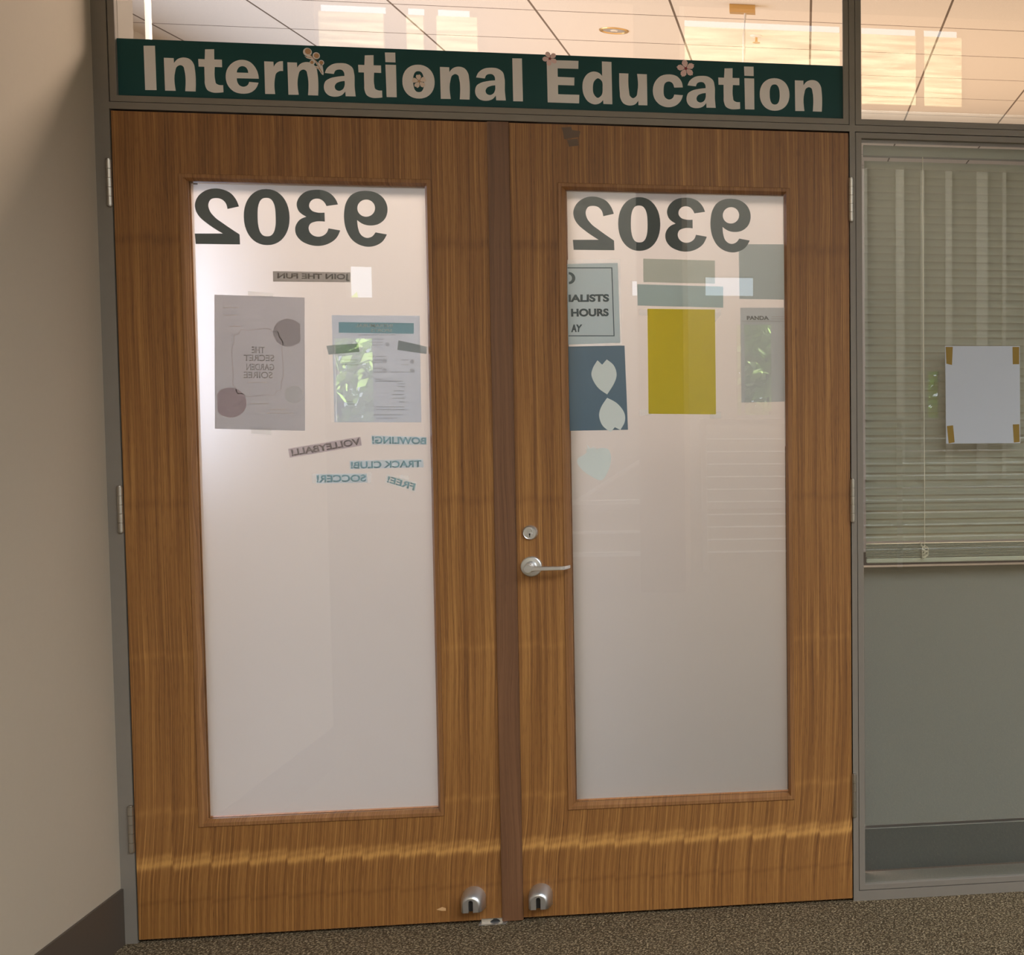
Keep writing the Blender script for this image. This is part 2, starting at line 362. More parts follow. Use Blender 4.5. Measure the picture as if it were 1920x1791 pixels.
# ------------------------------------------------------------------ letter and digit outlines in millimetres
G = {
 'I': [[(0.0,109.3),(26.0,110.3),(26.5,0.6),(0.4,0.0)]],
 'n': [[(0.0,81.5),(22.6,81.5),(22.8,68.9),(24.0,70.7),(25.3,72.5),(26.6,74.3),(27.9,75.9),(29.3,77.4),(30.8,78.7),(33.0,80.2),(35.3,81.4),(37.8,82.4),(40.4,83.1),(42.9,83.7),(45.4,83.9),(48.0,83.9),(50.7,83.7),(53.4,83.1),(56.0,82.3),(58.4,81.2),(60.5,79.9),(62.4,78.3),(64.0,76.4),(65.6,74.3),(66.9,72.0),(68.1,69.6),(69.0,67.2),(69.7,65.1),(70.1,62.9),(70.4,60.5),(70.6,58.2),(70.8,55.8),(71.1,53.5),(71.8,44.8),(72.2,36.0),(72.2,27.2),(72.0,18.3),(71.6,9.4),(71.1,0.4),(47.0,0.4),(47.8,9.3),(48.4,18.2),(48.7,26.9),(48.6,35.6),(48.0,44.2),(46.6,52.6),(46.3,54.1),(46.1,55.6),(45.9,57.2),(45.6,58.6),(45.1,60.0),(44.4,61.1),(43.6,62.0),(42.5,62.9),(41.3,63.6),(40.1,64.1),(38.8,64.5),(37.6,64.7),(36.2,64.5),(34.8,64.1),(33.3,63.4),(31.9,62.5),(30.6,61.6),(29.5,60.6),(28.1,58.8),(27.1,56.6),(26.4,54.2),(25.8,51.6),(25.3,49.0),(24.7,46.6),(23.3,39.1),(22.7,31.5),(22.7,23.8),(23.2,16.1),(24.0,8.3),(25.0,0.5),(0.5,0.0)]],
 't': [[(16.5,107.3),(37.5,108.6),(37.1,83.0),(54.9,83.2),(54.9,64.3),(37.9,64.4),(37.4,58.9),(37.1,53.4),(36.8,48.0),(36.8,42.6),(37.1,37.3),(37.8,32.0),(38.0,30.6),(38.1,29.1),(38.3,27.7),(38.5,26.3),(38.9,25.0),(39.5,23.9),(40.2,23.0),(41.2,22.3),(42.2,21.6),(43.3,21.1),(44.4,20.6),(45.5,20.1),(47.2,19.7),(48.9,19.4),(50.6,19.3),(52.4,19.4),(54.2,19.5),(56.1,19.7),(56.4,2.0),(54.6,1.7),(52.9,1.4),(51.1,1.1),(49.3,0.9),(47.6,0.7),(45.8,0.6),(43.4,0.3),(40.9,0.2),(38.4,0.0),(36.0,0.0),(33.6,0.2),(31.2,0.6),(29.1,1.1),(26.9,1.8),(24.8,2.6),(22.7,3.6),(20.9,4.8),(19.3,6.2),(18.0,7.9),(16.8,9.9),(15.9,12.1),(15.2,14.4),(14.5,16.7),(14.0,19.0),(13.6,21.5),(13.4,24.1),(13.4,26.7),(13.5,29.3),(13.6,32.0),(13.6,34.6),(13.6,39.5),(13.5,44.4),(13.5,49.3),(13.6,54.2),(13.6,59.1),(13.6,64.0),(0.4,63.8),(0.0,82.8),(15.0,82.7)]],
 'e': [[(77.4,38.8),(77.2,41.0),(77.1,43.3),(76.9,45.6),(76.6,47.8),(76.2,50.0),(75.7,52.2),(75.1,54.7),(74.3,57.2),(73.3,59.7),(72.3,62.1),(71.1,64.4),(69.9,66.7),(68.3,69.1),(66.6,71.5),(64.7,73.8),(62.7,76.0),(60.6,77.9),(58.3,79.6),(55.4,81.2),(52.1,82.6),(48.7,83.6),(45.2,84.3),(41.6,84.7),(38.2,84.6),(34.8,84.3),(31.4,83.5),(27.9,82.4),(24.5,81.0),(21.3,79.3),(18.3,77.3),(15.7,75.3),(13.1,72.9),(10.7,70.3),(8.5,67.5),(6.5,64.5),(4.8,61.5),(3.4,58.4),(2.2,55.0),(1.3,51.6),(0.6,48.0),(0.2,44.5),(0.0,41.1),(0.1,37.5),(0.4,33.9),(1.0,30.3),(1.8,26.7),(2.9,23.4),(4.3,20.2),(6.0,17.2),(8.0,14.2),(10.3,11.4),(12.8,8.9),(15.4,6.6),(18.2,4.7),(21.4,3.1),(24.9,1.8),(28.6,0.9),(32.5,0.3),(36.3,0.0),(40.0,0.0),(42.9,0.1),(45.8,0.4),(48.6,0.8),(51.5,1.4),(54.3,2.3),(56.9,3.4),(59.3,4.7),(61.6,6.2),(63.9,7.9),(66.0,9.8),(68.0,11.8),(69.7,13.9),(71.2,16.1),(72.5,18.4),(73.6,20.9),(74.6,23.5),(75.5,26.1),(76.4,28.8),(54.6,30.0),(54.1,28.5),(53.6,27.0),(53.1,25.6),(52.5,24.2),(51.7,23.0),(50.9,21.9),(49.6,20.7),(48.1,19.6),(46.4,18.8),(44.7,18.1),(42.9,17.6),(41.3,17.4),(39.5,17.4),(37.7,17.8),(35.9,18.3),(34.1,19.1),(32.5,20.1),(31.1,21.2),(30.0,22.4),(29.1,23.8),(28.2,25.3),(27.5,27.0),(26.9,28.7),(26.4,30.3),(26.1,31.6),(25.9,32.9),(25.8,34.2),(25.7,35.5),(25.6,36.8),(25.6,38.2)],[(26.0,52.5),(26.3,54.0),(26.6,55.5),(26.9,57.0),(27.3,58.4),(27.8,59.8),(28.5,61.1),(29.1,62.2),(29.9,63.4),(30.7,64.5),(31.6,65.5),(32.6,66.4),(33.6,67.1),(34.6,67.7),(35.6,68.1),(36.7,68.5),(37.8,68.7),(38.9,68.9),(39.9,69.0),(41.2,68.9),(42.5,68.7),(43.8,68.3),(45.1,67.8),(46.3,67.2),(47.3,66.5),(48.3,65.6),(49.2,64.7),(49.9,63.6),(50.6,62.4),(51.3,61.2),(51.8,60.0),(52.2,58.8),(52.5,57.6),(52.7,56.4),(52.9,55.1),(53.0,53.8),(53.1,52.5)]],
 'r': [[(0.0,81.8),(21.6,81.5),(22.1,68.8),(23.0,70.6),(24.1,72.4),(25.1,74.1),(26.3,75.8),(27.5,77.3),(28.9,78.6),(30.0,79.5),(31.2,80.4),(32.4,81.1),(33.7,81.8),(35.0,82.4),(36.4,82.9),(37.6,83.2),(38.9,83.4),(40.2,83.5),(41.6,83.6),(42.9,83.6),(44.2,83.6),(43.9,59.1),(42.4,59.2),(40.8,59.2),(39.3,59.2),(37.8,59.0),(36.3,58.7),(34.9,58.3),(33.5,57.6),(32.1,56.8),(30.8,55.9),(29.5,54.8),(28.4,53.6),(27.4,52.4),(26.4,50.7),(25.7,48.7),(25.2,46.6),(24.8,44.4),(24.5,42.2),(24.1,40.1),(23.1,33.6),(22.6,27.0),(22.4,20.4),(22.6,13.8),(23.1,7.1),(23.6,0.5),(0.1,0.0)]],
 'a': [[(3.1,59.2),(3.8,61.2),(4.6,63.3),(5.4,65.3),(6.2,67.2),(7.2,69.0),(8.3,70.8),(10.1,73.0),(12.2,75.2),(14.5,77.1),(16.9,78.9),(19.4,80.5),(21.9,81.8),(24.7,83.0),(27.7,83.9),(30.8,84.6),(34.0,85.0),(37.1,85.3),(40.2,85.5),(43.3,85.6),(46.4,85.6),(49.6,85.4),(52.7,85.0),(55.6,84.3),(58.4,83.2),(60.6,82.1),(62.7,80.9),(64.8,79.4),(66.8,77.8),(68.5,76.0),(69.9,74.0),(70.8,72.0),(71.6,69.8),(72.1,67.4),(72.5,64.9),(72.8,62.5),(73.2,60.1),(73.9,54.3),(74.0,48.5),(73.9,42.6),(73.7,36.7),(73.6,30.8),(73.7,24.9),(74.0,21.2),(74.3,17.4),(74.6,13.7),(74.9,9.9),(75.3,6.2),(75.7,2.4),(51.5,2.1),(51.0,14.4),(49.8,12.7),(48.6,11.1),(47.4,9.5),(46.1,8.0),(44.7,6.6),(43.3,5.4),(40.7,3.7),(37.9,2.4),(34.9,1.3),(31.8,0.6),(28.7,0.2),(25.7,0.0),(22.8,0.0),(19.9,0.3),(17.0,0.8),(14.2,1.6),(11.5,2.7),(9.2,4.2),(7.5,5.6),(5.9,7.2),(4.4,9.1),(3.1,11.1),(2.0,13.2),(1.2,15.3),(0.7,17.2),(0.3,19.2),(0.1,21.3),(0.0,23.4),(0.1,25.5),(0.3,27.5),(0.7,29.4),(1.1,31.3),(1.7,33.1),(2.4,34.9),(3.2,36.7),(4.2,38.2),(5.5,39.8),(7.1,41.1),(8.8,42.4),(10.7,43.5),(12.5,44.6),(14.3,45.6),(17.0,46.8),(19.7,47.8),(22.5,48.6),(25.4,49.3),(28.2,50.0),(31.1,50.6),(34.2,51.2),(37.3,51.8),(40.4,52.3),(43.6,52.7),(46.7,53.0),(49.9,53.4),(49.9,55.0),(49.9,56.7),(49.8,58.3),(49.6,59.8),(49.3,61.3),(48.8,62.7),(48.3,63.6),(47.7,64.6),(47.1,65.5),(46.3,66.4),(45.6,67.1),(44.8,67.8),(43.6,68.4),(42.2,68.9),(40.8,69.2),(39.4,69.3),(37.9,69.3),(36.5,69.2),(35.2,69.0),(33.8,68.7),(32.5,68.3),(31.2,67.7),(30.0,67.1),(28.9,66.3),(27.9,65.2),(27.0,63.9),(26.3,62.4),(25.7,60.8),(25.1,59.1),(24.6,57.4)],[(49.9,40.8),(48.1,40.5),(46.3,40.3),(44.4,40.0),(42.6,39.6),(40.8,39.2),(39.1,38.6),(37.4,38.0),(35.8,37.4),(34.1,36.7),(32.5,35.9),(31.1,35.0),(29.8,33.9),(28.9,32.7),(28.0,31.5),(27.2,30.1),(26.5,28.7),(26.0,27.2),(25.8,25.8),(25.8,24.6),(26.0,23.4),(26.3,22.1),(26.7,20.9),(27.2,19.8),(27.8,18.9),(28.8,17.8),(30.1,16.9),(31.5,16.2),(33.0,15.6),(34.6,15.2),(36.0,15.1),(37.6,15.3),(39.3,15.7),(40.9,16.4),(42.5,17.3),(44.0,18.4),(45.3,19.5),(46.3,20.8),(47.3,22.3),(48.0,24.0),(48.7,25.8),(49.2,27.6),(49.7,29.3),(50.0,31.2),(50.2,33.0),(50.2,35.0),(50.2,36.9),(50.1,38.8)]],
 'o': [[(78.5,44.6),(78.1,36.8),(76.8,30.0),(74.7,23.7),(71.7,17.9),(68.0,12.9),(63.5,8.5),(58.5,5.0),(52.8,2.4),(46.7,0.7),(39.7,0.0),(32.7,0.3),(26.5,1.5),(20.8,3.8),(15.7,6.9),(11.1,10.9),(7.3,15.8),(4.2,21.3),(1.9,27.4),(0.5,34.2),(0.0,41.8),(0.4,49.5),(1.6,56.3),(3.8,62.6),(6.7,68.3),(10.4,73.4),(14.9,77.7),(19.9,81.2),(25.5,83.9),(31.7,85.6),(38.7,86.3),(45.7,86.1),(51.8,84.8),(57.5,82.6),(62.7,79.5),(67.2,75.5),(71.1,70.7),(74.2,65.1),(76.5,59.0),(77.9,52.2)],[(52.6,43.7),(52.5,37.6),(52.2,33.2),(51.6,29.4),(50.7,26.1),(49.6,23.3),(48.2,20.9),(46.7,19.0),(44.8,17.7),(42.6,16.8),(39.7,16.4),(36.7,16.6),(34.5,17.3),(32.6,18.6),(31.0,20.3),(29.6,22.6),(28.4,25.3),(27.5,28.6),(26.8,32.3),(26.4,36.7),(26.2,42.7),(26.2,48.8),(26.6,53.2),(27.2,57.0),(28.0,60.3),(29.1,63.1),(30.5,65.4),(32.1,67.3),(33.9,68.7),(36.1,69.6),(39.0,69.9),(42.0,69.8),(44.2,69.1),(46.1,67.8),(47.7,66.1),(49.1,63.8),(50.3,61.1),(51.2,57.8),(51.9,54.1),(52.4,49.7)]],
 'i': [[(0.0,113.1),(24.9,113.6),(25.1,88.8),(0.7,88.8)],[(0.6,82.3),(26.1,82.4),(26.1,0.3),(1.7,0.0)]],
 'l': [[(0.0,110.5),(23.8,111.0),(24.4,0.4),(0.2,0.0)]],
 'E': [[(0.0,109.6),(79.7,110.3),(79.1,89.6),(27.0,89.1),(27.0,67.0),(68.9,66.7),(68.2,46.1),(27.3,45.9),(27.3,22.0),(80.5,22.2),(79.8,0.0),(0.8,0.0)]],
 'd': [[(50.2,112.4),(74.4,112.0),(75.1,1.7),(52.5,1.8),(51.8,12.1),(50.5,10.5),(49.3,8.9),(48.0,7.4),(46.6,6.0),(45.2,4.8),(43.7,3.7),(41.8,2.6),(39.8,1.7),(37.7,1.0),(35.6,0.5),(33.4,0.2),(31.3,0.0),(28.6,0.1),(25.8,0.7),(23.1,1.5),(20.4,2.6),(17.9,4.0),(15.6,5.4),(13.2,7.3),(11.1,9.6),(9.1,12.1),(7.4,14.8),(5.8,17.6),(4.4,20.4),(3.0,23.8),(1.9,27.5),(1.1,31.3),(0.5,35.1),(0.1,39.0),(0.0,42.8),(0.0,46.3),(0.2,49.9),(0.6,53.4),(1.3,57.0),(2.1,60.4),(3.3,63.7),(4.5,66.4),(5.9,69.1),(7.5,71.7),(9.2,74.2),(11.1,76.5),(13.2,78.5),(15.5,80.2),(18.0,81.8),(20.7,83.2),(23.5,84.3),(26.3,85.0),(29.1,85.4),(31.3,85.4),(33.6,85.2),(35.9,84.7),(38.1,84.1),(40.2,83.3),(42.2,82.3),(43.8,81.3),(45.2,80.1),(46.6,78.8),(47.9,77.4),(49.1,75.9),(50.4,74.4)],[(39.4,68.3),(37.8,67.8),(36.2,66.9),(34.6,65.7),(33.1,64.2),(31.7,62.6),(30.5,61.1),(29.0,58.5),(27.9,55.6),(27.2,52.5),(26.7,49.2),(26.5,46.0),(26.3,42.9),(26.3,40.1),(26.3,37.3),(26.5,34.4),(26.9,31.6),(27.6,29.0),(28.6,26.7),(29.8,24.6),(31.3,22.4),(33.0,20.3),(34.9,18.6),(36.8,17.4),(38.6,17.1),(40.1,17.4),(41.7,18.3),(43.3,19.4),(44.9,20.8),(46.3,22.3),(47.5,23.7),(49.1,26.5),(50.1,29.6),(50.7,33.1),(50.9,36.7),(51.0,40.3),(51.0,43.7),(51.1,46.9),(51.2,50.1),(51.2,53.4),(50.9,56.5),(50.2,59.3),(49.0,61.7),(47.7,63.3),(46.3,64.8),(44.6,66.2),(42.8,67.3),(41.0,68.1)]],
 'u': [[(0.2,83.4),(23.7,83.4),(23.4,75.9),(23.1,68.5),(23.1,61.0),(23.2,53.6),(23.7,46.3),(24.5,39.0),(24.8,36.5),(25.0,33.9),(25.2,31.3),(25.6,28.8),(26.2,26.6),(27.3,24.6),(28.3,23.4),(29.4,22.3),(30.6,21.2),(31.8,20.3),(33.1,19.7),(34.4,19.4),(35.7,19.6),(37.2,20.1),(38.6,20.9),(40.0,22.0),(41.3,23.1),(42.4,24.2),(43.8,26.3),(44.8,28.7),(45.4,31.4),(45.8,34.2),(46.1,37.1),(46.5,39.8),(47.5,47.0),(47.9,54.2),(47.8,61.4),(47.4,68.7),(46.7,76.0),(45.9,83.3),(70.8,83.3),(71.1,1.9),(48.3,1.7),(48.0,13.5),(46.8,11.7),(45.7,10.0),(44.5,8.3),(43.2,6.8),(41.9,5.4),(40.4,4.1),(38.2,2.8),(35.7,1.7),(33.1,0.9),(30.5,0.4),(27.8,0.1),(25.2,0.0),(22.6,0.2),(19.9,0.6),(17.3,1.3),(14.7,2.3),(12.3,3.5),(10.2,4.9),(8.5,6.6),(6.9,8.7),(5.5,10.9),(4.3,13.3),(3.3,15.8),(2.5,18.3),(1.8,20.8),(1.4,23.5),(1.2,26.2),(1.1,29.0),(1.1,31.8),(0.9,34.5),(0.4,42.7),(0.1,50.8),(0.0,58.9),(0.0,67.1),(0.1,75.3)]],
 'c': [[(77.2,53.3),(77.0,55.7),(76.7,58.1),(76.4,60.5),(76.0,62.7),(75.4,65.0),(74.6,67.1),(73.3,70.0),(71.6,72.8),(69.6,75.5),(67.4,77.9),(65.0,80.1),(62.6,81.9),(59.4,83.5),(55.9,84.7),(52.2,85.6),(48.4,86.1),(44.6,86.2),(40.8,86.2),(37.3,85.9),(33.6,85.4),(29.9,84.6),(26.3,83.4),(22.9,82.0),(19.7,80.3),(16.9,78.2),(14.1,75.8),(11.6,73.0),(9.2,70.1),(7.1,67.0),(5.3,63.9),(3.8,60.7),(2.6,57.4),(1.6,54.0),(0.8,50.5),(0.3,47.0),(0.0,43.6),(0.0,39.7),(0.3,35.6),(0.9,31.5),(1.9,27.6),(3.1,23.8),(4.7,20.3),(6.5,17.3),(8.7,14.3),(11.1,11.6),(13.7,9.0),(16.5,6.8),(19.5,4.9),(22.7,3.3),(26.2,2.0),(29.9,1.0),(33.7,0.3),(37.5,0.0),(41.2,0.1),(44.4,0.4),(47.7,1.0),(51.1,2.0),(54.3,3.1),(57.4,4.6),(60.3,6.3),(62.7,8.0),(65.0,10.1),(67.2,12.3),(69.3,14.7),(71.1,17.3),(72.7,19.9),(73.7,21.9),(74.6,23.9),(75.4,26.1),(76.0,28.3),(76.6,30.5),(77.2,32.8),(54.9,33.8),(54.4,32.1),(53.9,30.4),(53.4,28.8),(52.7,27.3),(51.9,25.9),(51.0,24.7),(49.7,23.5),(48.2,22.4),(46.5,21.5),(44.8,20.8),(43.0,20.3),(41.4,20.2),(39.7,20.3),(38.0,20.8),(36.3,21.6),(34.7,22.5),(33.2,23.6),(31.9,24.7),(30.1,27.2),(28.8,30.2),(28.0,33.7),(27.6,37.4),(27.5,41.1),(27.6,44.6),(27.8,48.2),(28.1,52.1),(28.8,55.9),(29.9,59.6),(31.5,62.6),(33.8,64.9),(34.8,65.5),(35.9,66.1),(37.1,66.6),(38.3,67.0),(39.5,67.3),(40.6,67.5),(42.1,67.5),(43.7,67.3),(45.3,66.9),(46.8,66.3),(48.2,65.6),(49.4,64.8),(50.9,63.3),(52.1,61.5),(53.1,59.4),(53.9,57.1),(54.5,54.6),(55.1,52.1)]],
 '2': [[(105.6,96.9),(104.9,99.6),(104.1,102.3),(103.2,105.0),(102.3,107.6),(101.3,110.2),(100.2,112.7),(98.6,115.7),(96.8,118.7),(94.9,121.6),(92.8,124.4),(90.6,126.9),(88.2,129.2),(85.6,131.3),(82.7,133.2),(79.7,134.8),(76.6,136.3),(73.4,137.5),(70.2,138.6),(67.1,139.5),(63.8,140.2),(60.6,140.8),(57.3,141.1),(54.0,141.3),(50.7,141.2),(47.0,140.9),(43.1,140.4),(39.3,139.6),(35.6,138.5),(31.9,137.1),(28.4,135.5),(25.1,133.6),(21.8,131.5),(18.6,129.0),(15.6,126.4),(12.9,123.5),(10.5,120.4),(8.6,117.5),(6.9,114.3),(5.3,111.0),(4.1,107.5),(3.1,104.1),(2.5,100.6),(2.3,97.9),(2.3,95.0),(2.6,92.2),(3.0,89.3),(3.5,86.5),(4.2,83.9),(5.3,80.9),(6.6,78.0),(8.1,75.1),(9.8,72.4),(11.6,69.8),(13.5,67.3),(15.9,64.4),(18.5,61.8),(21.3,59.3),(24.2,56.9),(27.1,54.5),(30.0,52.2),(35.6,47.7),(41.5,43.4),(47.4,39.3),(53.5,35.3),(59.6,31.4),(65.8,27.6),(0.0,26.3),(1.8,0.0),(105.7,0.7),(105.3,26.2),(99.0,30.6),(92.6,34.9),(86.4,39.3),(80.1,43.8),(73.9,48.3),(67.8,52.9),(64.3,55.6),(60.7,58.1),(57.2,60.7),(53.7,63.4),(50.4,66.3),(47.4,69.4),(45.4,71.7),(43.3,74.1),(41.4,76.5),(39.6,79.1),(38.0,81.8),(36.8,84.6),(35.8,87.2),(34.9,90.0),(34.2,92.9),(33.8,95.8),(33.7,98.6),(34.0,101.3),(34.6,103.6),(35.4,106.0),(36.5,108.3),(37.8,110.4),(39.2,112.3),(40.8,113.8),(42.5,114.8),(44.4,115.6),(46.4,116.1),(48.5,116.5),(50.6,116.7),(52.6,116.8),(54.8,116.7),(57.1,116.6),(59.3,116.2),(61.5,115.7),(63.6,114.9),(65.6,114.0),(67.3,112.9),(69.0,111.6),(70.5,110.1),(72.0,108.5),(73.3,106.8),(74.5,105.1),(75.6,102.9),(76.5,100.5),(77.2,98.0),(77.8,95.4),(78.2,92.7),(78.6,90.0)]],
 '0': [[(108.7,72.5),(108.0,59.8),(106.1,48.5),(103.0,38.1),(98.8,28.7),(93.5,20.4),(87.3,13.4),(80.1,7.7),(72.3,3.6),(63.7,1.0),(54.0,0.0),(44.3,0.6),(35.8,2.9),(28.0,6.8),(20.9,12.2),(14.7,19.0),(9.5,27.0),(5.4,36.2),(2.4,46.4),(0.6,57.6),(0.0,70.2),(0.7,82.9),(2.6,94.1),(5.6,104.4),(9.8,113.8),(15.1,122.1),(21.3,129.1),(28.4,134.7),(36.2,138.9),(44.7,141.5),(54.4,142.6),(64.1,142.0),(72.6,139.8),(80.5,136.0),(87.5,130.6),(93.8,123.9),(99.0,115.8),(103.2,106.6),(106.2,96.4),(108.1,85.2)],[(75.7,71.8),(75.5,60.1),(74.9,52.0),(73.8,45.1),(72.4,39.2),(70.6,34.2),(68.4,30.1),(65.8,26.9),(62.8,24.5),(59.2,23.0),(54.1,22.5),(48.9,22.9),(45.4,24.2),(42.4,26.4),(39.8,29.6),(37.6,33.6),(35.9,38.5),(34.5,44.4),(33.5,51.2),(32.9,59.2),(32.7,70.9),(33.0,82.6),(33.6,90.7),(34.6,97.5),(36.1,103.4),(37.9,108.4),(40.1,112.5),(42.6,115.8),(45.6,118.1),(49.2,119.6),(54.3,120.2),(59.5,119.8),(63.0,118.5),(66.0,116.3),(68.6,113.2),(70.8,109.1),(72.6,104.2),(74.0,98.4),(75.0,91.6),(75.5,83.5)]],
 '3': [[(104.5,107.2),(103.7,109.8),(102.7,112.4),(101.8,114.9),(100.7,117.4),(99.5,119.7),(98.2,122.0),(96.4,124.7),(94.5,127.2),(92.3,129.7),(90.1,131.9),(87.7,134.0),(85.2,135.9),(82.6,137.5),(79.8,139.0),(77.0,140.2),(74.0,141.3),(71.0,142.1),(68.0,142.9),(65.2,143.3),(62.3,143.7),(59.4,143.8),(56.5,143.8),(53.6,143.8),(50.7,143.6),(46.8,143.2),(42.9,142.7),(39.0,142.0),(35.2,141.0),(31.5,139.7),(28.0,138.1),(24.9,136.3),(21.9,134.2),(19.0,131.8),(16.3,129.2),(13.8,126.5),(11.7,123.5),(10.1,120.9),(8.6,118.0),(7.3,115.0),(6.3,111.9),(5.6,108.8),(5.3,105.7),(5.3,102.8),(5.7,99.9),(6.3,96.9),(7.2,94.1),(8.2,91.3),(9.5,88.8),(11.6,85.7),(14.2,83.0),(17.2,80.6),(20.6,78.4),(24.1,76.3),(27.7,74.3),(24.5,73.1),(21.3,71.8),(18.2,70.4),(15.3,68.8),(12.6,66.9),(10.2,64.8),(8.0,62.2),(5.9,59.3),(4.0,56.2),(2.5,52.9),(1.2,49.5),(0.4,46.1),(0.1,43.6),(0.0,41.0),(0.1,38.3),(0.3,35.6),(0.8,33.0),(1.4,30.6),(2.4,27.6),(3.8,24.7),(5.5,21.9),(7.4,19.2),(9.5,16.7),(11.6,14.5),(14.4,12.0),(17.5,9.8),(20.8,7.9),(24.2,6.2),(27.8,4.7),(31.3,3.4),(34.9,2.3),(38.6,1.4),(42.4,0.7),(46.2,0.2),(50.0,0.0),(53.8,0.0),(57.9,0.3),(62.0,0.8),(66.2,1.6),(70.2,2.7),(74.2,4.1),(78.0,5.7),(81.8,7.6),(85.5,9.8),(89.1,12.2),(92.5,14.9),(95.7,17.8),(98.5,21.0),(100.5,23.9),(102.4,27.1),(104.0,30.4),(105.5,33.8),(107.0,37.3),(108.3,40.9),(80.1,45.6),(79.4,43.4),(78.7,41.2),(77.9,39.1),(77.0,37.0),(75.9,35.1),(74.7,33.4),(73.4,31.9),(71.9,30.5),(70.3,29.2),(68.6,28.0),(66.9,27.0),(65.2,26.1),(63.6,25.4),(61.9,24.9),(60.2,24.4),(58.5,24.1),(56.8,23.9),(55.1,23.8),(52.9,23.8),(50.7,24.1),(48.5,24.6),(46.4,25.2),(44.4,26.1),(42.5,27.1),(40.8,28.3),(39.2,29.7),(37.6,31.3),(36.2,33.1),(35.0,34.9),(34.1,36.9),(33.6,38.4),(33.1,40.0),(32.8,41.7),(32.6,43.4),(32.5,45.1),(32.6,46.8),(32.9,48.4),(33.4,50.1),(34.0,51.7),(34.8,53.3),(35.6,54.8),(36.6,56.1),(38.1,57.6),(40.0,58.8),(42.1,59.8),(44.3,60.6),(46.6,61.4),(48.7,62.0),(52.4,62.9),(56.1,63.3),(60.0,63.4),(63.8,63.2),(67.7,62.9),(71.7,62.5),(71.7,85.6),(68.8,85.4),(65.9,85.1),(63.0,85.0),(60.2,85.0),(57.4,85.2),(54.6,85.5),(52.3,86.0),(49.9,86.5),(47.6,87.1),(45.3,87.9),(43.2,88.9),(41.4,90.2),(40.0,91.6),(38.6,93.2),(37.3,95.0),(36.2,96.8),(35.5,98.8),(35.0,100.7),(35.0,102.6),(35.2,104.5),(35.6,106.5),(36.2,108.5),(37.0,110.4),(38.0,112.1),(38.8,113.4),(39.9,114.6),(41.0,115.8),(42.2,116.9),(43.5,117.8),(44.8,118.6),(46.2,119.4),(47.7,119.9),(49.3,120.4),(51.0,120.7),(52.6,120.9),(54.2,121.0),(56.2,120.9),(58.3,120.7),(60.4,120.2),(62.4,119.6),(64.3,118.7),(66.1,117.7),(67.3,116.8),(68.5,115.8),(69.6,114.6),(70.6,113.4),(71.6,112.1),(72.6,110.8),(73.4,109.5),(74.1,108.2),(74.8,106.8),(75.4,105.5),(76.0,104.1),(76.6,102.6)]],
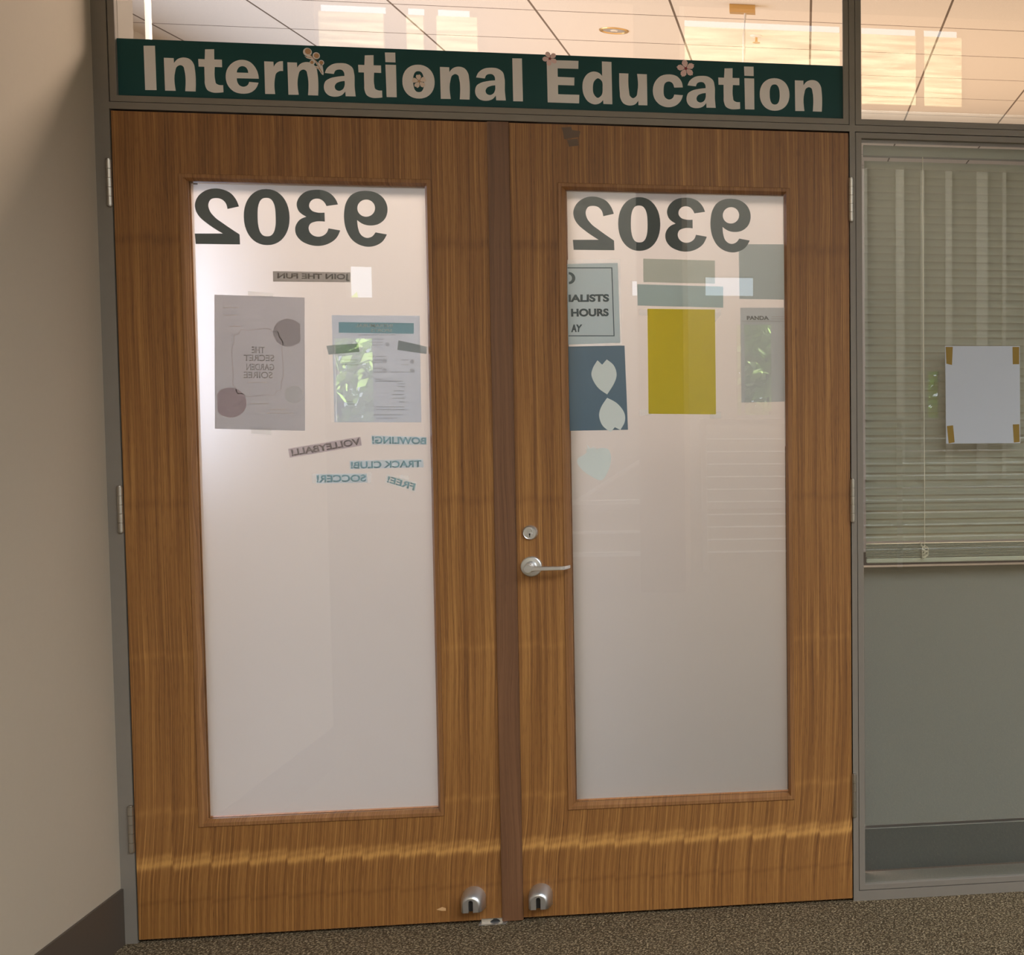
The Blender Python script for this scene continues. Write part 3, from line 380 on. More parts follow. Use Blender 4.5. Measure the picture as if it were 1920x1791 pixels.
 '9': [[(103.2,32.7),(101.4,29.0),(99.5,25.4),(97.6,21.9),(95.5,18.6),(93.1,15.5),(90.5,12.7),(88.1,10.7),(85.5,8.8),(82.8,7.2),(79.9,5.6),(77.0,4.3),(74.1,3.1),(71.5,2.3),(68.8,1.5),(66.0,0.9),(63.3,0.4),(60.5,0.1),(57.8,0.0),(54.4,0.1),(51.0,0.4),(47.5,1.0),(44.2,1.8),(40.9,2.8),(37.7,3.9),(34.3,5.4),(31.0,7.2),(27.8,9.2),(24.7,11.5),(21.8,13.9),(19.1,16.5),(16.4,19.6),(14.0,23.0),(11.7,26.7),(9.7,30.5),(7.9,34.4),(6.2,38.3),(4.6,43.0),(3.2,47.9),(2.1,52.9),(1.3,57.9),(0.6,63.0),(0.2,68.1),(0.1,71.4),(0.0,74.7),(0.0,78.1),(0.2,81.4),(0.4,84.7),(0.7,88.1),(1.2,92.2),(1.8,96.3),(2.5,100.5),(3.4,104.5),(4.5,108.5),(6.0,112.4),(7.5,115.7),(9.1,119.1),(11.0,122.4),(13.1,125.6),(15.3,128.5),(17.8,131.1),(20.4,133.3),(23.2,135.3),(26.1,137.0),(29.2,138.6),(32.4,139.9),(35.5,141.1),(39.0,142.1),(42.5,142.8),(46.2,143.3),(49.8,143.6),(53.5,143.8),(57.1,143.7),(60.7,143.5),(64.4,143.2),(68.1,142.7),(71.7,141.9),(75.2,140.9),(78.5,139.7),(81.7,138.2),(84.8,136.4),(87.9,134.4),(90.8,132.2),(93.4,129.8),(95.8,127.2),(98.1,124.2),(100.1,120.9),(101.9,117.4),(103.4,113.7),(104.6,109.9),(105.5,106.0),(105.8,103.7),(106.0,101.3),(106.2,98.9),(106.2,96.5),(106.1,94.1),(105.8,91.7),(105.3,88.5),(104.5,85.2),(103.6,82.0),(102.4,78.8),(101.0,75.8),(99.3,73.0),(97.4,70.4),(95.2,67.9),(92.8,65.6),(90.2,63.4),(87.5,61.5),(84.8,59.9),(81.7,58.3),(78.4,57.1),(74.9,56.2),(71.4,55.5),(67.9,55.1),(64.5,54.9),(61.3,54.9),(58.1,55.2),(54.9,55.6),(51.7,56.3),(48.6,57.2),(45.7,58.4),(43.2,59.6),(40.8,61.0),(38.5,62.6),(36.2,64.4),(34.0,66.2),(31.8,68.1),(31.8,64.8),(32.0,61.6),(32.1,58.3),(32.4,55.1),(32.8,52.0),(33.3,48.8),(33.9,46.1),(34.5,43.4),(35.2,40.6),(36.0,38.0),(37.1,35.5),(38.4,33.2),(39.4,31.7),(40.6,30.3),(41.9,28.9),(43.3,27.6),(44.8,26.5),(46.3,25.5),(47.7,24.8),(49.2,24.1),(50.8,23.6),(52.4,23.2),(54.1,22.9),(55.6,22.8),(57.5,23.0),(59.4,23.4),(61.3,24.0),(63.1,24.7),(64.9,25.6),(66.5,26.6),(68.3,28.0),(69.9,29.6),(71.4,31.4),(72.8,33.4),(74.2,35.4),(75.5,37.5)],[(75.9,99.8),(75.5,96.4),(74.7,93.0),(73.3,89.8),(71.5,86.8),(69.2,84.1),(66.6,81.8),(63.6,80.0),(60.5,78.6),(57.2,77.7),(53.8,77.4),(50.4,77.6),(47.2,78.3),(44.1,79.5),(41.2,81.3),(38.7,83.5),(36.6,86.0),(34.9,88.9),(33.7,92.1),(32.9,95.4),(32.8,98.9),(33.1,102.3),(34.0,105.7),(35.3,108.9),(37.2,111.9),(39.4,114.5),(42.0,116.8),(45.0,118.7),(48.1,120.1),(51.4,120.9),(54.8,121.3),(58.2,121.1),(61.4,120.4),(64.5,119.1),(67.4,117.4),(69.9,115.2),(72.0,112.6),(73.7,109.7),(75.0,106.6),(75.7,103.2)]],
}

# ------------------------------------------------------------------ setting
def wall_open(bm, axis, a0, a1, z0, z1, t0, t1, holes):
    """a wall slab along X ('x') or Y ('y') with rectangular holes (a0, a1, z0, z1)"""
    A = sorted({a0, a1, *[h[0] for h in holes], *[h[1] for h in holes]}); A = [a for a in A if a0 <= a <= a1]
    Zs = sorted({z0, z1, *[h[2] for h in holes], *[h[3] for h in holes]})
    for p, q in zip(A, A[1:]):
        run = None
        for r, s in zip(Zs, Zs[1:]):
            m = ((p+q)/2, (r+s)/2)
            solid = not any(h[0] < m[0] < h[1] and h[2] < m[1] < h[3] for h in holes)
            if solid: run = (run[0], s) if run else (r, s)
            if (not solid or s == Zs[-1]) and run:
                if axis == 'x': box(bm, p, q, t0, t1, *run)
                else: box(bm, t0, t1, p, q, *run)
                run = None
def struct(name, x0, x1, y0, y1, z0, z1, mat, label, cat):
    return tag(bxo(name, x0, x1, y0, y1, z0, z1, mat), label, cat, kind='structure')

struct('floor', -8.2, 9.2, -14.0, 8.2, -.12, 0.0, MAT['carpet'], 'brown speckled loop carpet in front of the wooden doors', 'floor')
struct('wall_left', -.17, -.032, -1.72, -.002, 0, 3.05, MAT['wall'], 'plain beige painted wall left of the double doors', 'wall')
struct('baseboard_left', -.032, -.0255, -1.72, -.003, 0, .146, MAT['base'], 'dark brown baseboard along the foot of the beige left wall', 'baseboard')
struct('wall_front', -8.0, -.17, 0, .12, 0, 4.8, MAT['hallwall'], 'hall wall that runs on to the left behind the beige wall', 'wall')
struct('wall_header', -.17, 9.0, 0, .12, 2.80, 4.8, MAT['hallwall'], 'wall above the glazed transoms', 'wall')
struct('wall_right', 3.15, 9.0, 0, .12, 0, 2.80, MAT['hallwall'], 'hall wall right of the glazed screen', 'wall')
struct('ceiling_entry', -.17, 4.6, -2.6, -.003, 3.05, 3.2, MAT['soffit'], 'low soffit over the entrance doors', 'ceiling')

# the hall behind the photographer, seen in the glass
bm = bmesh.new()
box(bm, -8.2, 9.2, -10.2, -8.3, 4.8, 4.95); box(bm, -8.2, 9.2, -2.9, .12, 4.8, 4.95)
box(bm, -8.2, 2.0, -8.3, -2.9, 4.8, 4.95); box(bm, 8.4, 9.2, -8.3, -2.9, 4.8, 4.95)
box(bm, -8.2, 9.2, -12.2, -10.1, 3.9, 4.0); box(bm, 8.4, 8.55, -8.45, -2.75, 4.95, 6.5)  # the tall roof upstand is added to keep the sun out
tag(obj('ceiling_hall', bm, MAT['white']), 'white hall ceiling around its roof light', 'ceiling', kind='structure')
bm = bmesh.new(); wall_open(bm, 'y', -12.2, 0.0, 0, 4.8, 9.0, 9.2, [])
tag(obj('wall_hall_right', bm, MAT['hallwall']), 'plain far right wall of the hall', 'wall', kind='structure')
struct('wall_hall_left', -8.2, -8.0, -12.2, .12, 0, 4.8, MAT['hallwall'], 'far left wall of the hall', 'wall')
holes = [(-3.01, -2.6, .93, 1.78), (1.0, 1.05, .99, 1.95), (1.08, 1.36, .99, 1.95), (3.02, 3.14, .92, 1.46), (3.32, 3.43, .78, 1.46), (3.92, 4.02, .92, 1.46),
         (-2.84, -2.59, 2.19, 2.51), (-.07, .03, 2.24, 2.40), (.68, 1.18, 2.25, 2.45), (.33, .38, 2.32, 2.87)]
bm = bmesh.new(); wall_open(bm, 'x', -8.0, 9.0, 0, 3.9, -12.2, -12.0, holes)
tag(obj('wall_hall_back', bm, MAT['backwall']), 'far hall wall with narrow windows, mirrored in the door glass', 'wall', kind='structure')
cl = [(-2.44, -1.90), (-1.72, -1.58), (-1.47, -1.20), (.56, 2.05), (2.25, 2.75), (2.83, 3.14)]
bm = bmesh.new(); wall_open(bm, 'x', -8.0, 9.0, 3.9, 4.8, -10.075, -10.05, [(a, b, 4.595, 4.655) for a, b in cl])
tag(obj('wall_clerestory', bm, MAT['halldark']), 'dark timber bulkhead with a strip of clerestory lights', 'wall', kind='structure')
for i, (a, b) in enumerate([(-2.44, -1.91), (-1.72, -1.58), (-1.47, -1.13), (.53, 2.05), (2.25, 2.75), (2.83, 3.18)]):
    tag(bxo('plywood_panel', a, b, -10.049, -10.0, 3.95, 4.585, MAT['plywood']),
        ['pale plywood panel mirrored above the word Internat', 'narrow pale plywood panel mirrored above the letter i of International', 'pale plywood panel mirrored above the flower in the letter o',
         'widest pale plywood panel mirrored above the word Education', 'pale plywood panel mirrored in the right transom next to the mullion', 'pale plywood panel mirrored furthest right in the right transom'][i],
        'panel', 'plywood panels under the clerestory')
# column, cable railing and stair rail in the hall
tag(bxo('trim_1', .63, .92, -6.45, -6.0, 0, 4.8, MAT['column'], bevel=.004), 'square brown column mirrored in the right door glass', 'column', kind='structure')
rail = empty('cable_railing', (1.6, -7.0, 0), 'steel cable railing mirrored right of the brown column in the door glass', 'railing')
for x in (.98, 2.4, 3.8): bxo('post', x-.02, x+.02, -7.02, -6.98, 0, 1.10, MAT['steel'], rail)
bxo('top_rail', .95, 3.85, -7.03, -6.97, 1.08, 1.12, MAT['steel'], rail)
for k in range(10):
    bm = bmesh.new(); z = .14 + .092*k; tube(bm, [(.98, -7, z), (2.4, -7, z-.004), (3.8, -7, z)], .008, 6); place(obj('cable', bm, MAT['white']), rail)
st = empty('stair_handrail', (.3, -7.2, 0), 'white sloping stair handrail mirrored left of the brown column', 'handrail')
bm = bmesh.new(); tube(bm, [(-.6, -7.2, .02), (-.55, -7.2, .12), (.60, -7.2, .86)], .014); place(obj('sloping_rail', bm, MAT['white']), st)
for k, (z0, z1) in enumerate(((.485, .515), (.27, .285), (.10, .13))):
    bxo('tread_edge', -.3, .62, -7.24, -7.18, z0, z1, MAT['white'], st)
bxo('newel', -.62, -.57, -7.225, -7.175, 0, .9, MAT['steel'], st)
wm = empty('trim_3', (3.3, -11.95, 0), 'pale upright window mullions on the far hall wall, mirrored in the sidelight', 'mullion', kind='structure')
for x, d in ((2.35, .05), (2.72, .09), (2.96, .04), (3.24, .07), (3.60, .12), (3.84, .04), (4.10, .09), (4.45, .06)): bxo('mullion', x-d/2, x+d/2, -11.99, -11.92, .3, 3.6, MAT['hallwall'], wm)
# trees outside the hall windows
def tree(x, y, h, r, label):
    e = empty('tree', (x, y, -.12), label, 'tree', 'trees beyond the hall windows')
    bm = bmesh.new(); tube(bm, [(x, y, -.12), (x+.05, y, h*.4), (x-.04, y, h*.8)], .09); place(obj('trunk', bm, MAT['bark']), e)
    bm = bmesh.new()
    for _ in range(4500):
        a, b, q = random.uniform(0, 2*PI), random.uniform(-1, 1), random.uniform(.5, 1)**.5
        p = Vector((x+r*q*math.cos(a)*math.sqrt(1-b*b), y+r*q*math.sin(a)*math.sqrt(1-b*b), h*.55+h*.5*q*b))
        if p.z < 0: continue
        n = Vector((random.gauss(0, 1), random.gauss(0, 1), random.gauss(0, 1))).normalized(); t = n.orthogonal().normalized(); s = n.cross(t); k = random.uniform(.07, .13)
        bm.faces.new([bm.verts.new(p + t*k), bm.verts.new(p + s*k*.5), bm.verts.new(p - t*k), bm.verts.new(p - s*k*.5)])
    place(obj('foliage', bm, MAT['leaf']), e)
for a in [(-4.0, -15.5, 2.25, 1.3, 'green tree mirrored in the flyer on the left door'), (1.3, -15.2, 2.2, 1.1, 'green tree mirrored in the PANDA flyer on the right door'),
          (4.2, -15.6, 2.6, 1.5, 'green tree mirrored beside the notice on the blinds')]: tree(*a)
struct('floor_outside', -20, 20, -40, -14.0, -.3, -.12, MAT['leaf'], 'lawn outside the hall windows', 'ground')

# the office beyond the doors
struct('ceiling', -1.60, 5.2, .12, 8.0, 3.08, 3.12, MAT['ceiling'], 'office ceiling of square tiles behind the transom glass', 'ceiling')
struct('floor_office', -1.6, 5.2, .112, 8.2, 0.0, .004, MAT['officefloor'], 'grey office carpet behind the sidelight and doors', 'floor')
struct('light_screen', .985, 1.02, .40, 2.3, 0.004, 1.70, MAT['officefloor'], 'unseen grey screen added inside the office to shade the right door glass', 'screen')  # added to block the left window light from the right glass
struct('light_block', 1.02, 1.86, 1.00, 1.05, 0.004, 1.22, MAT['halldark'], 'dark counter added unseen inside the office to darken the right door glass', 'blocker')  # added to cut the light on the lower right film
struct('wall_nib', -.17, -.030, .112, .21, 0, 3.08, MAT['hallwall'], 'short wall end behind the left edge of the transom', 'wall')
struct('wall_back', -1.60, 5.2, 8.0, 8.2, 0, 3.12, MAT['hallwall'], 'back wall of the office', 'wall')
struct('wall_office_left', -1.60, -1.42, .12, 8.0, 0, 3.08, MAT['hallwall'], 'left wall of the office', 'wall')
struct('wall_office_right', 5.0, 5.2, .12, 8.0, 0, 3.08, MAT['hallwall'], 'right wall of the office', 'wall')

# ------------------------------------------------------------------ steel frame
XL, XR = 0.0025, 1.8294
fr = empty('trim_2', (0.9, 0, 0), 'grey brown painted steel frame around the doors and glass', 'frame', kind='structure')
F, FY = MAT['frame'], -.002
bm = bmesh.new(); box(bm, -.032, XL, FY, .11, 0, 2.8); box(bm, XL, .019, .047, .11, 0, 2.126); box(bm, XL, .0195, .012, .11, 2.145, 2.8)
place(obj('jamb', bm, F), fr)
bm = bmesh.new(); box(bm, XR, 1.8443, FY, .11, 0, 2.8); box(bm, 1.815, XR, .047, .11, 0, 2.126); box(bm, 1.8145, XR, .012, .11, 2.145, 2.8); box(bm, 1.8443, 1.8615, .012, .11, .0283, 2.8)
place(obj('mullion', bm, F), fr)
bm = bmesh.new(); box(bm, XL, XR, FY, .11, 2.1262, 2.1433); box(bm, XL, XR, .047, .11, 2.112, 2.1262); box(bm, XL, XR, .012, .11, 2.1433, 2.1585)
box(bm, 1.8443, 3.1, FY, .11, 2.1262, 2.1433); box(bm, 1.8443, 3.1, .012, .11, 2.1128, 2.1262); box(bm, 1.8443, 3.1, .012, .11, 2.1433, 2.1585)
place(obj('transom_bar', bm, F), fr)
bm = bmesh.new(); box(bm, 1.8443, 3.1, FY, .11, 0, .0283); box(bm, 1.8443, 3.1, .012, .11, .0283, .0445); place(obj('sill', bm, F), fr)
bxo('jamb', 3.1, 3.15, FY, .11, 0, 2.8, F, fr); bxo('head', XL, 3.1, FY, .11, 2.755, 2.8, F, fr)

def ring(bm, x0, x1, z0, z1, prof):
    """a mitred frame: prof is a closed list of (inset, y)"""
    rows = []
    for ins, y in prof:
        rows.append([bm.verts.new(p) for p in ((x0+ins, y, z0+ins), (x1-ins, y, z0+ins), (x1-ins, y, z1-ins), (x0+ins, y, z1-ins))])
    n = len(rows)
    for i in range(n):
        a, b = rows[i], rows[(i+1) % n]
        for k in range(4): bm.faces.new((a[k], a[(k+1) % 4], b[(k+1) % 4], b[k]))
def window(name, x0, x1, z0, z1, label):
    e = empty(name, ((x0+x1)/2, 0, z0), label, 'window', kind='structure')
    bm = bmesh.new(); ring(bm, x0, x1, z0, z1, [(0, .011), (0, .0005), (.0145, .0005), (.0155, .0015), (.0155, .011)]); place(obj('glazing_stop', bm, F), e)
    bm = bmesh.new(); ring(bm, x0, x1, z0, z1, [(0, .019), (0, .03), (.0155, .03), (.0155, .019)]); place(obj('inner_stop', bm, F), e)
    bxo('glass_pane', x0+.009, x1-.009, .0122, .0180, z0+.009, z1-.009, MAT['glass'], e)
    return e
window('window_1', .0047, 1.8280, 2.145, 2.754, 'long clear transom window above the doors and behind the green sign')
window('window_2', 1.8460, 3.099, 2.145, 2.754, 'clear transom window at the upper right showing the office ceiling')
window('window_3', 1.8460, 3.099, .030, 2.1245, 'tall clear sidelight window right of the doors with closed blinds')

# ------------------------------------------------------------------ doors
def hinge(x, z0, z1, parent):
    h = None
    bm = bmesh.new(); n = 5; dz = (z1-z0)/n; r = .0068
    prof = []
    for k in range(n):
        a, b = z0+k*dz, z0+(k+1)*dz
        prof += [(r-.0011, a+.0001), (r, a+.0007), (r, b-.0007), (r-.0011, b-.0001)]
    prof = [(.0035, z0-.003), (.0055, z0-.002)] + prof + [(.0055, z1+.002), (.0035, z1+.003)]
    lathe_z(bm, prof, x, -.0055, 18)
    h = obj('hinge', bm, MAT['hinge'], smooth=False); place(h, parent)
    bm = bmesh.new(); box(bm, x-.0008, x+.0008, -.002, .035, z0, z1); place(obj('hinge_leaf', bm, MAT['hinge']), parent)
def holder(x, z0, parent):
    """the bullet-shaped stop at the foot of a door: an arch that narrows to a slotted, rounded front"""
    def outl(hw, h, sw, sh, n=14):
        pts = [(x-hw, z0)]
        sz = h-hw if h > hw else h*.3
        for k in range(n+1):
            a = PI - PI*k/n; pts.append((x+hw*math.cos(a), z0+sz+(h-sz)*math.sin(a)))
        pts.append((x+hw, z0)); pts.append((x+sw, z0))
        for k in range(7):
            a = PI*k/6; pts.append((x+sw*math.cos(a), z0+sh-sw+sw*math.sin(a)))
        pts.append((x-sw, z0)); return pts
    rows = []; bm = bmesh.new()
    for y, hw, h in ((-.0002, .0306, .0585), (-.006, .0305, .0580), (-.014, .0298, .0560), (-.022, .0285, .0530), (-.029, .0267, .0495), (-.034, .0250, .0462), (-.0375, .0234, .0432), (-.0398, .0214, .0402), (-.0412, .0186, .0370)):
        rows.append([bm.verts.new((p[0], y, p[1])) for p in outl(hw, h, .0058, .0330)])
    m = len(rows[0])
    for a, b in zip(rows, rows[1:]):
        for k in range(m): bm.faces.new((a[k], a[(k+1) % m], b[(k+1) % m], b[k]))
    bm.faces.new(rows[-1])
    h = obj('door_stop', bm, MAT['chrome'], smooth=True); place(h, parent)
    bm = bmesh.new(); box(bm, x-.0056, x+.0056, -.031, -.004, z0+.001, z0+.028); s = obj('slot', bm, MAT['black']); place(s, h)
    s.parent = h; s.matrix_parent_inverse = Matrix.Identity(4)
    for p in h.data.polygons:
        if len(p.vertices) > 4: p.use_smooth = False
    bm = bmesh.new(); lathe_y(bm, [(.003, -.0022), (.003, -.0032)], x+.027, z0+.012, 10); bm.free()
def door(name, x0, x1, o0, o1, hx, label):
    e = empty(name, ((x0+x1)/2, 0, 0), label, 'door', kind='structure')
    z0, z1, p0, p1 = .0085, 2.1215, .296, 1.970
    outline_mesh('leaf', [[[(x0, z0), (x1, z0), (x1, z1), (x0, z1)], [(o0, p0), (o0, p1), (o1, p1), (o1, p0)]]], 0.0, .0445, MAT['oak'], e)
    bm = bmesh.new(); ring(bm, o0+.0003, o1-.0003, p0+.0003, p1-.0003, [(0, .018), (0, -.0028), (.0012, -.0036), (.0095, -.0032), (.0165, .0085), (.0172, .0100), (.0172, .018)])
    place(obj('glazing_bead', bm, MAT['bead']), e)
    bm = bmesh.new(); ring(bm, o0+.0003, o1-.0003, p0+.0003, p1-.0003, [(0, .0245), (0, .046), (.0172, .044), (.0172, .0245)])
    place(obj('inner_bead', bm, MAT['bead']), e)
    bxo('glass_pane', o0+.002, o1-.002, .0182, .0220, p0+.002, p1-.002, MAT['glass'], e)
    bm = bmesh.new(); bm.faces.new([bm.verts.new(p) for p in ((o0+.0195, .0243, p0+.0215), (o1-.0195, .0243, p0+.0215), (o1-.0195, .0243, p1-.0215), (o0+.0195, .0243, p1-.0215))])
    f = obj('frosted_film', bm, MAT['film']); place(f, e)
    for a, b in ((1.886, 2.0), (1.066, 1.181), (.242, .360)): hinge(hx, a, b, e)
    return e
d1 = door('door_1', .0058, .9120, .156, .756, -.0015, 'left oak veneer door with frosted glass and sports flyers')
d2 = door('door_2', .9150, 1.8262, 1.070, 1.670, 1.8325, 'right oak veneer door with frosted glass, lever handle and yellow sheet')
ast = bxo('astragal', .8975, .9512, -.0085, -.0001, .0035, 2.1225, MAT['walnut'], d1, bevel=.0012)
ast['label'] = 'darker walnut strip covering the joint between the doors'
p = at(882.8, 1712, -.04); holder(float(p[0]), float(p[2]), d1)
p = at(1009.5, 1706, -.04); holder(float(p[0]), float(p[2]), d2)
# lock and lever on the right door
x, z = [float(q) for q in at(994.5, 998.5)[[0, 2]]]
bm = bmesh.new(); lathe_y(bm, [(.0195, -.0001), (.0195, -.004), (.0182, -.0085), (.0165, -.0105), (.0152, -.0100)], x, z, 40)
lk = obj('lock_cylinder', bm, MAT['steel'], smooth=False); place(lk, d2)
bm = bmesh.new()
pts = [(x+.0072*math.cos(a), z+.0052+.0068*math.sin(a)) for a in np.linspace(-.35, PI+.35, 18)] + [(x+.0082*math.cos(a), z-.0048+.0078*math.sin(a)) for a in np.linspace(PI-.75, 2*PI+.75, 22)]
prism(bm, pts, -.0112, -.0098); s = obj('core', bm, MAT['chrome']); s.parent = lk
bm = bmesh.new(); lathe_y(bm, [(.0064, -.0110), (.0064, -.0122)], x, z-.005, 24); s = obj('plug', bm, MAT['steel']); s.parent = lk
bm = bmesh.new(); box(bm, x-.0011, x+.0011, -.0126, -.0120, z-.0105, z-.0015); lathe_y(bm, [(.0021, -.0120), (.0021, -.0126)], x, z-.0035, 12); s = obj('keyhole', bm, MAT['black']); s.parent = lk
x, z = [float(q) for q in at(997, 1062)[[0, 2]]]
bm = bmesh.new(); lathe_y(bm, [(.0272, -.0001), (.0272, -.0055), (.0262, -.0085), (.0240, -.0098), (.0150, -.0104), (.0120, -.0125)], x, z, 48)
hd = obj('lever_handle', bm, MAT['steel']); place(hd, d2)
bm = bmesh.new(); lathe_y(bm, [(.0102, -.0110), (.0092, -.022), (.0092, -.046)], x, z, 28); s = obj('spindle', bm, MAT['steel'], smooth=True); s.parent = hd
bm = bmesh.new()
yl = -.052
lathe_y(bm, [(.0105, yl+.008), (.0112, yl+.006), (.0112, yl-.005), (.0102, yl-.0066)], x, z, 28)
secs = [(x+.004, yl, .0082, .0056), (x+.014, yl, .0062, .0052), (x+.040, yl-.0005, .0056, .0046), (x+.082, yl, .0050, .0042), (x+.0875, yl+.001, .0048, .0042), (x+.0915, yl+.006, .0045, .0042), (x+.0965, yl+.017, .0042, .0040), (x+.1010, yl+.031, .0038, .0036)]
prev = None
for (sx, sy, hh, hy) in secs:
    r = [bm.verts.new((sx+dx, sy+dy, z+dz)) for dx, dy, dz in ((0, -hy, -hh*.75), (0, -hy, hh*.75), (0, -hy*.6, hh), (0, hy*.6, hh), (0, hy, hh*.75), (0, hy, -hh*.75), (0, hy*.6, -hh), (0, -hy*.6, -hh))]
    if prev:
        for k in range(8): bm.faces.new((prev[k], prev[(k+1) % 8], r[(k+1) % 8], r[k]))
    else: bm.faces.new(r)
    prev = r
bm.faces.new(prev[::-1])
s = obj('lever', bm, MAT['steel']); s.parent = hd
# residue of old tape at the top of the right door, and a scuff at the foot of the left one
bm = bmesh.new()
prism(bm, quad_at([(1053, 239), (1071, 238), (1073, 244), (1088, 246), (1086, 257), (1073, 259), (1058, 261), (1056, 250)], 0), -.0003, -.00005)
prism(bm, quad_at([(1063, 262), (1083, 260), (1085, 273), (1067, 275)], 0), -.0003, -.00005)
s = obj('tape_residue', bm, plain('tape_residue', lin(84, 56, 28), .3)); place(s, d2); s['label'] = 'two patches of brown tape residue'
bm = bmesh.new(); prism(bm, quad_at([(818, 1706), (829, 1701), (836, 1703), (836, 1708), (828, 1708)], 0), -.0002, -.00005)
s = obj('scuff', bm, plain('bare_wood', lin(214, 170, 120), .7)); place(s, d1)
# room numbers in vinyl on the inner face of the glass, so they read backwards from here
def numbers(parent, xs, z):
    r = bpy.data.objects.new('room_number', None); C.objects.link(r); r.parent = parent; r.empty_display_size = .05
    r['label'] = 'dark grey room number 9302 seen backwards'
    for ch, xx in zip('2039', xs):
        lp = [[(xx+a/1000, z+b/1000) for a, b in l] for l in G[ch]]
        o = outline_mesh('digit', [lp], .02225, .02240, MAT['vinyl']); o.parent = r
        o.matrix_parent_inverse = Matrix.Translation(-Vector(parent.location))
        o['label'] = 'backwards digit ' + ch
xsL = (.1815, .2979, .4190, .5371)
numbers(d1, xsL, 1.7958); numbers(d2, [q+.9120+.0093 for q in xsL], 1.7968)

# ------------------------------------------------------------------ the green sign over the doors
sg = empty('sign', (.9, 0, 2.16), 'long dark green sign reading International Education above the doors', 'sign')
bxo('panel', .0203, 1.8124, .0108, .0120, 2.1605, 2.3025, MAT['teal'], sg)
ZB = 2.1768
GW = {k: max(p[0] for l in v for p in l)/1000 for k, v in G.items()}
lay = [('I', .0814), ('n', .1271), ('t', .2065), ('e', .2692), ('r', .3605), ('n', .4151), ('a', .5003), ('t', .5837), ('i', .6488), ('o', .6895), ('n', .7818), ('a', .8670), ('l', .9607),
       ('E', 1.0463), ('d', 1.1351), ('u', 1.2286), ('c', 1.3142), ('a', 1.4007), ('t', 1.4838), ('i', 1.5513), ('o', 1.5918), ('n', 1.6848)]
for ch, xx in lay:
    zb = ZB + (.0023 if .6 < xx < 1.3 else .0012 if xx >= 1.3 else 0) - (.0012 if ch in 'tecaodu' else 0)
    outline_mesh('letter', [[[(xx+a/1000, zb+b/1000) for a, b in l] for l in G[ch]]], .0101, .01075, MAT['letter'], sg)

def flower(u, v, r, rot, tip, petal, heart, label, line=False, notch=.0):
    """a cut-out five-petalled blossom sticker"""
    c = at(u, v, .0098); x, z = float(c[0]), float(c[2])
    e = empty('blossom_sticker', (x, .0098, z), label, 'sticker', 'blossom stickers on the green sign')
    for k in range(5):
        a0 = rot + k*2*PI/5; pts = []
        for t, q in ((-.5, .10), (-.52, .45), (-.44, .74), (-.22, .95), (-.05, 1.0-notch*2), (0, tip-notch*4), (.05, 1.0-notch*2), (.22, .95), (.44, .74), (.52, .45), (.5, .10)):
            s = t*2*PI/5*(.9 if q > .3 else .4); pts.append((x+r*q*math.cos(a0+s), z+r*q*math.sin(a0+s)))
        bm = bmesh.new(); prism(bm, pts, .0094, .0100); place(obj('petal', bm, petal), e)
    bm = bmesh.new(); prism(bm, [(x+r*.17*math.cos(t), z+r*.17*math.sin(t)) for t in np.linspace(0, 2*PI, 17)[:-1]], .0091, .0094); place(obj('blossom_heart', bm, heart), e)
    return e
pink = plain('pink_petal', lin(248, 214, 212), .7); rose = plain('rose_heart', lin(150, 60, 66), .7); cream = plain('cream_petal', lin(240, 220, 206), .7); tan = plain('tan_heart', lin(206, 160, 120), .7)
flower(1031, 110, .0185, .75, 1.03, pink, rose, 'pale pink blossom sticker on the top left corner of the letter E')
flower(1286, 128.5, .0225, 1.75, 1.10, pink, rose, 'larger pink pointed blossom sticker between the letters c and a of Education')
flower(786, 152.5, .0185, 1.70, .98, cream, tan, 'cream notched blossom sticker inside the letter o of International', notch=.04)
# a cut-out sprig with round buds
e = empty('sprig_sticker', tuple(at(590, 112, .0098)), 'beige sprig sticker with round buds over the letters n and a', 'sticker')
bm = bmesh.new()
for u, v, r in ((576.5, 97.5, .0105), (593, 104.5, .0088), (585.5, 117, .0062), (602.5, 117.5, .0068)):
    c = at(u, v, .0098); prism(bm, [(c[0]+r*math.cos(t), c[2]+r*math.sin(t)) for t in np.linspace(0, 2*PI, 21)[:-1]], .0096, .0100)
for q in ([(574, 106), (583, 104), (591, 112), (600, 122), (604, 118), (607, 138), (606, 141), (603, 139), (597, 130), (592, 128), (590, 124), (596, 124), (588, 113), (575, 109), (571, 105)],):
    prism(bm, quad_at(q, .0098), .0096, .0100)
place(obj('card', bm, MAT['letter']), e)
for u, v, r in ((577.5, 96.5, .0072), (593.5, 104.5, .0062), (585, 117, .0040), (602.5, 117.5, .0046)):
    bm = bmesh.new(); c = at(u, v, .0098); prism(bm, [(c[0]+r*math.cos(t), c[2]+r*math.sin(t)) for t in np.linspace(0, 2*PI, 17)[:-1]], .0093, .0096); place(obj('bud', bm, tan), e)
bm = bmesh.new(); tube(bm, [tuple(at(581, 102, .0094)), tuple(at(592, 114, .0094)), tuple(at(604, 137, .0094))], .0009, 6); tube(bm, [tuple(at(574, 107, .0094)), tuple(at(584, 108, .0094))], .0008, 6); tube(bm, [tuple(at(592, 126, .0094)), tuple(at(600, 130, .0094))], .0008, 6)
place(obj('stem', bm, tan), e)

